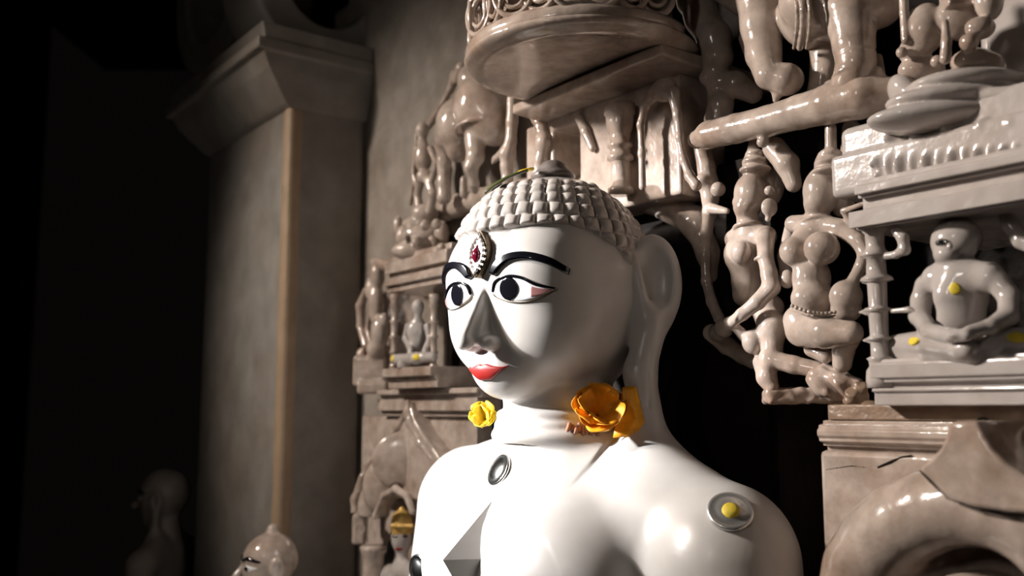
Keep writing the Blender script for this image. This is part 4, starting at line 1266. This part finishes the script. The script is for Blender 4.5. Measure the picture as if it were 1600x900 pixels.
# rampant bracket beast on the outer side
f = Fig(-.12, 5)
f.e(590, 430, 12, 22, 14); f.e(588, 476, 13, 34, 14); f.e(580, 452, 10, 20, 12); f.l([(572, 455, 6), (563, 478, 7), (563, 510, 6), (572, 540, 7)], 4); f.e(594, 520, 14, 28, 14)
f.l([(578, 490, 5), (574, 515, 4), (582, 545, 6)], 3); f.e(588, 545, 16, 18, 14); f.e(566, 555, 10, 12, 10); f.l([(586, 410, 8), (610, 416, 10)], 4); f.e(600, 500, 8, 12, 8, .012)
f.b(580, 580, 26, 24, 18, 0, rad=5); f.b(584, 606, 24, 10, 16, 0, rad=4)
o_ = f.make('rampant_bracket', M_REL); tag(o_, 'worn marble rampant beast bracket on the outer side of the left niche shrine', 'carving')

GAB = [(637, 626), (627, 652), (610, 673), (594, 690), (580, 708), (571, 735), (566, 770), (700, 790), (694, 730), (672, 697), (656, 676), (645, 655)]
# lower left arch with the crowned figure
la = thing('pointed_arch', 'warm marble pointed arch with a tall finial at the lower left of the statue', 'arch', 600, 899, -.09)
f = Fig(-.10, 6)
f.l([(637, 628, 4, -.012), (643, 660, 7, -.015), (658, 692, 6, -.017), (676, 716, 6, -.017)], 12); f.l([(635, 645, 5, -.012), (626, 664, 7, -.017), (602, 692, 6, -.017), (578, 726, 7, -.012), (566, 765, 8, -.005)], 12)
f.e(630, 722, 50, 46, 9, -.012, roll=-18); f.e(600, 760, 34, 44, 18, 0); f.e(585, 790, 26, 36, 22, 0)
f.l([(566, 745, 5), (556, 780, 7), (556, 830, 10)], 8); f.e(574, 822, 22, 34, 20, 0)
f.l([(600, 850, 12), (612, 838, 8)], 5)
f.e(617, 830, 30, 74, 70, .01, k=3, mode='-', roll=0)
f.l([(586, 840, 6, .02), (588, 805, 6, .02), (600, 775, 6, .02), (618, 764, 6.5, .02), (636, 775, 6, .02), (645, 800, 6, .02)], 3)
f.make('arch_body', M_REL, la, 1.6, lo=(-2, -.345, -.3))
V, F = prism([tuple(PW(x, y, -.11)[:2]) for x, y in GAB], -.16, -.112)
o_ = obj('gable', V, F, M_REL, la, smooth=30); fix_normals(o_); bevel(o_, .004, 3, 50)
V, F = col(581, 852, 1000, -.10, [(16, 0), (17, .3), (16, .62), (20, .66), (16, .7), (17, .9), (21, .95), (21, 1)], 20)
o_ = obj('column', V, F, M_REL, la); fix_normals(o_)
f = Fig(-.1, 3); f.b(563, 826, 11, 24, 14, .0, rad=5)
f.torus(563, 826, 7, 2, .018, tilt=0); f.make('bracket', M_REL, la)
crw = thing('crowned_figurine', 'small painted marble figure with a golden crown and red lips inside the left arch', 'statue', 620, 899, -.11)
f = Fig(-.125, 4)
f.e(628, 840, 17, 25, 17); f.l([(628, 860, 9), (628, 880, 10)], 4); f.l([(600, 905, 20), (628, 892, 16), (660, 900, 20)], 8); f.e(628, 940, 34, 50, 22)
f.e(622, 848, 3.5, 7, 6, .012, k=2)
f.make('body', M_RELW, crw); FC = f
f = Fig(-.125, 3); f.l([(628, 826, 18), (628, 812, 16)], 3); f.l([(628, 812, 15), (628, 796, 6)], 3)
for a in range(7): f.l([(614 + a * 5, 822, 4.5, .02)], 2)
f.make('crown', M_GOLD, crw)
spot(crw, 623, 858, 0, 6, 2.6, M_LIP, 'lips', 'painted red lips', sculpt=FC)
for x_ in (617, 633): spot(crw, x_, 838, 0, 4.5, 2.2, M_BLACK, 'eye', 'dark painted eye', sculpt=FC)
f = Fig(-.15, 3); f.l([(612, 850, 8), (606, 880, 8)], 4); f.make('hair', M_BLACK, crw)
# architrave between the shrine and the arch
ar = thing('architrave', 'warm stepped marble architrave between the left niche shrine and the pointed arch', 'beam', 650, 645, -.12)
ml = PW(716, 640, -.12)[0]
beam('upper_band', M_REL, 588, 745, -.115, [(610, 618, .0), (618, 624, -.01)], -.24, ar)
beam('lower_band', M_REL, 590, 745, -.125, [(624, 642, .0), (642, 650, -.01)], -.24, ar)
beam('panel', M_REL, 566, 745, -.145, [(650, 780, .0), (780, 1300, -.01)], -.24, ar)
V, F = col(702, 620, 1000, -.12, [(9, 0), (9, 1)], 12)
# ================================================================== small statues in the shade at lower left
def small_idol(name, px, py, w, r, yaw, label, mat, knot=True):
    """head and shoulders of a seated stone figure; (px, py) = head centre, r = head half-width in px"""
    s_ = r * DW(px, py, w) / FPX; c = PW(px, py, w)
    R = rotm(0, yaw, 0)
    g = lambda x, y, z: c + R @ (np.array([x, y, z]) * s_)
    f = Sculpt()
    f.ell(g(0, .15, -.05), (s_ * .98, s_ * 1.0, s_ * 1.05), s_ * .2, R)
    f.ell(g(0, -.45, .18), (s_ * .78, s_ * .85, s_ * .75), s_ * .3, R)
    f.cap(g(0, .0, .95), g(0, -.42, 1.25), s_ * .09, s_ * .15, s_ * .12)
    f.ell(g(0, -.85, .72), (s_ * .26, s_ * .12, s_ * .2), s_ * .15, R)
    f.ell(g(0, -1.1, .55), (s_ * .3, s_ * .22, s_ * .25), s_ * .2, R)
    for q in (-1, 1):
        f.ell(g(q * 1.02, -.15, -.15), (s_ * .16, s_ * .50, s_ * .28), s_ * .08, R); f.ell(g(q * 1.16, -.10, -.12), (s_ * .10, s_ * .32, s_ * .17), s_ * .06, R, '-')
        f.cap(g(q * 1.0, -.5, -.15), g(q * .95, -1.4, -.1), s_ * .16, s_ * .2, s_ * .1)
        f.cap(g(q * .9, -2.0, -.2), g(q * 2.0, -2.5, -.2), s_ * .5, s_ * .65, s_ * .5)
        f.chain([g(q * 2.1, -2.6, -.2), g(q * 2.5, -4.2, -.1), g(q * 1.2, -5.6, 1.3), g(0, -5.8, 1.6)], [s_ * .62, s_ * .48, s_ * .36, s_ * .3], s_ * .2)
        f.chain([g(q * .8, -6.1, 0), g(q * 3.3, -6.3, 1.0), g(q * .6, -6.3, 2.0)], [s_ * .8, s_ * .7, s_ * .45], s_ * .3)
    f.cap(g(0, -1.2, -.15), g(0, -2.1, -.2), s_ * .55, s_ * .62, s_ * .2)
    f.ell(g(0, -3.0, -.1), (s_ * 1.7, s_ * 1.5, s_ * .9), s_ * .4, R)
    f.ell(g(0, -4.7, -.1), (s_ * 1.25, s_ * 1.6, s_ * .85), s_ * .4, R)
    if knot: f.ell(g(-.05, 1.22, -.1), (s_ * .24, s_ * .26, s_ * .24), s_ * .1, R)
    t = empty(name, g(0, -7, 0), label, 'statue')
    carve('body', f, s_ * .07, mat, t)
    drop2, nrm2 = mkdrop(lambda u, v, w: f.field(*[(c[i] + R[i, 0] * u + R[i, 1] * v + R[i, 2] * w) for i in range(3)]), 50)
    def pat(outline_u, outline_l, mat_, nm, h):
        n = 20; A = spline([(x * s_, y * s_) for x, y in outline_u], n); B = spline([(x * s_, y * s_) for x, y in outline_l], n)
        t_ = np.linspace(0, 1, 6)[:, None, None]; G = A[None] * (1 - t_) + B[None] * t_
        w_ = drop2(G[..., 0], G[..., 1], s_ * 2)
        hh = np.full(w_.shape, h * s_); hh[0] = hh[-1] = -.02 * s_; hh[:, 0] = hh[:, -1] = -.02 * s_
        P_ = np.stack([G[..., 0], G[..., 1], w_ + hh], -1).reshape(-1, 3) @ R.T + c
        F_ = [(j * n + i, (j + 1) * n + i, (j + 1) * n + i + 1, j * n + i + 1) for j in range(5) for i in range(n - 1)]
        o = obj(nm, P_, np.array(F_), mat_, t); fix_normals(o); return o
    for q in (-1, 1):
        e = pat([(q * .16, -.10), (q * .42, .06), (q * .82, -.05)], [(q * .16, -.10), (q * .42, -.24), (q * .82, -.05)], M_EYE, 'eye', .02)
        pat([(q * .30, -.09), (q * .42, .03), (q * .54, -.09)], [(q * .30, -.09), (q * .42, -.22), (q * .54, -.09)], M_BLACK, 'iris', .05)
        pat([(q * .12, .16), (q * .45, .36), (q * .88, .20)], [(q * .14, .10), (q * .45, .22), (q * .86, .14)], M_BLACK, 'eyebrow', .07)
    return t
small_idol('seated_idol', 421, 880, .06, 41, math.radians(-14), 'bald pale stone idol head with a small topknot, in front of the corner pilaster', M_REL)
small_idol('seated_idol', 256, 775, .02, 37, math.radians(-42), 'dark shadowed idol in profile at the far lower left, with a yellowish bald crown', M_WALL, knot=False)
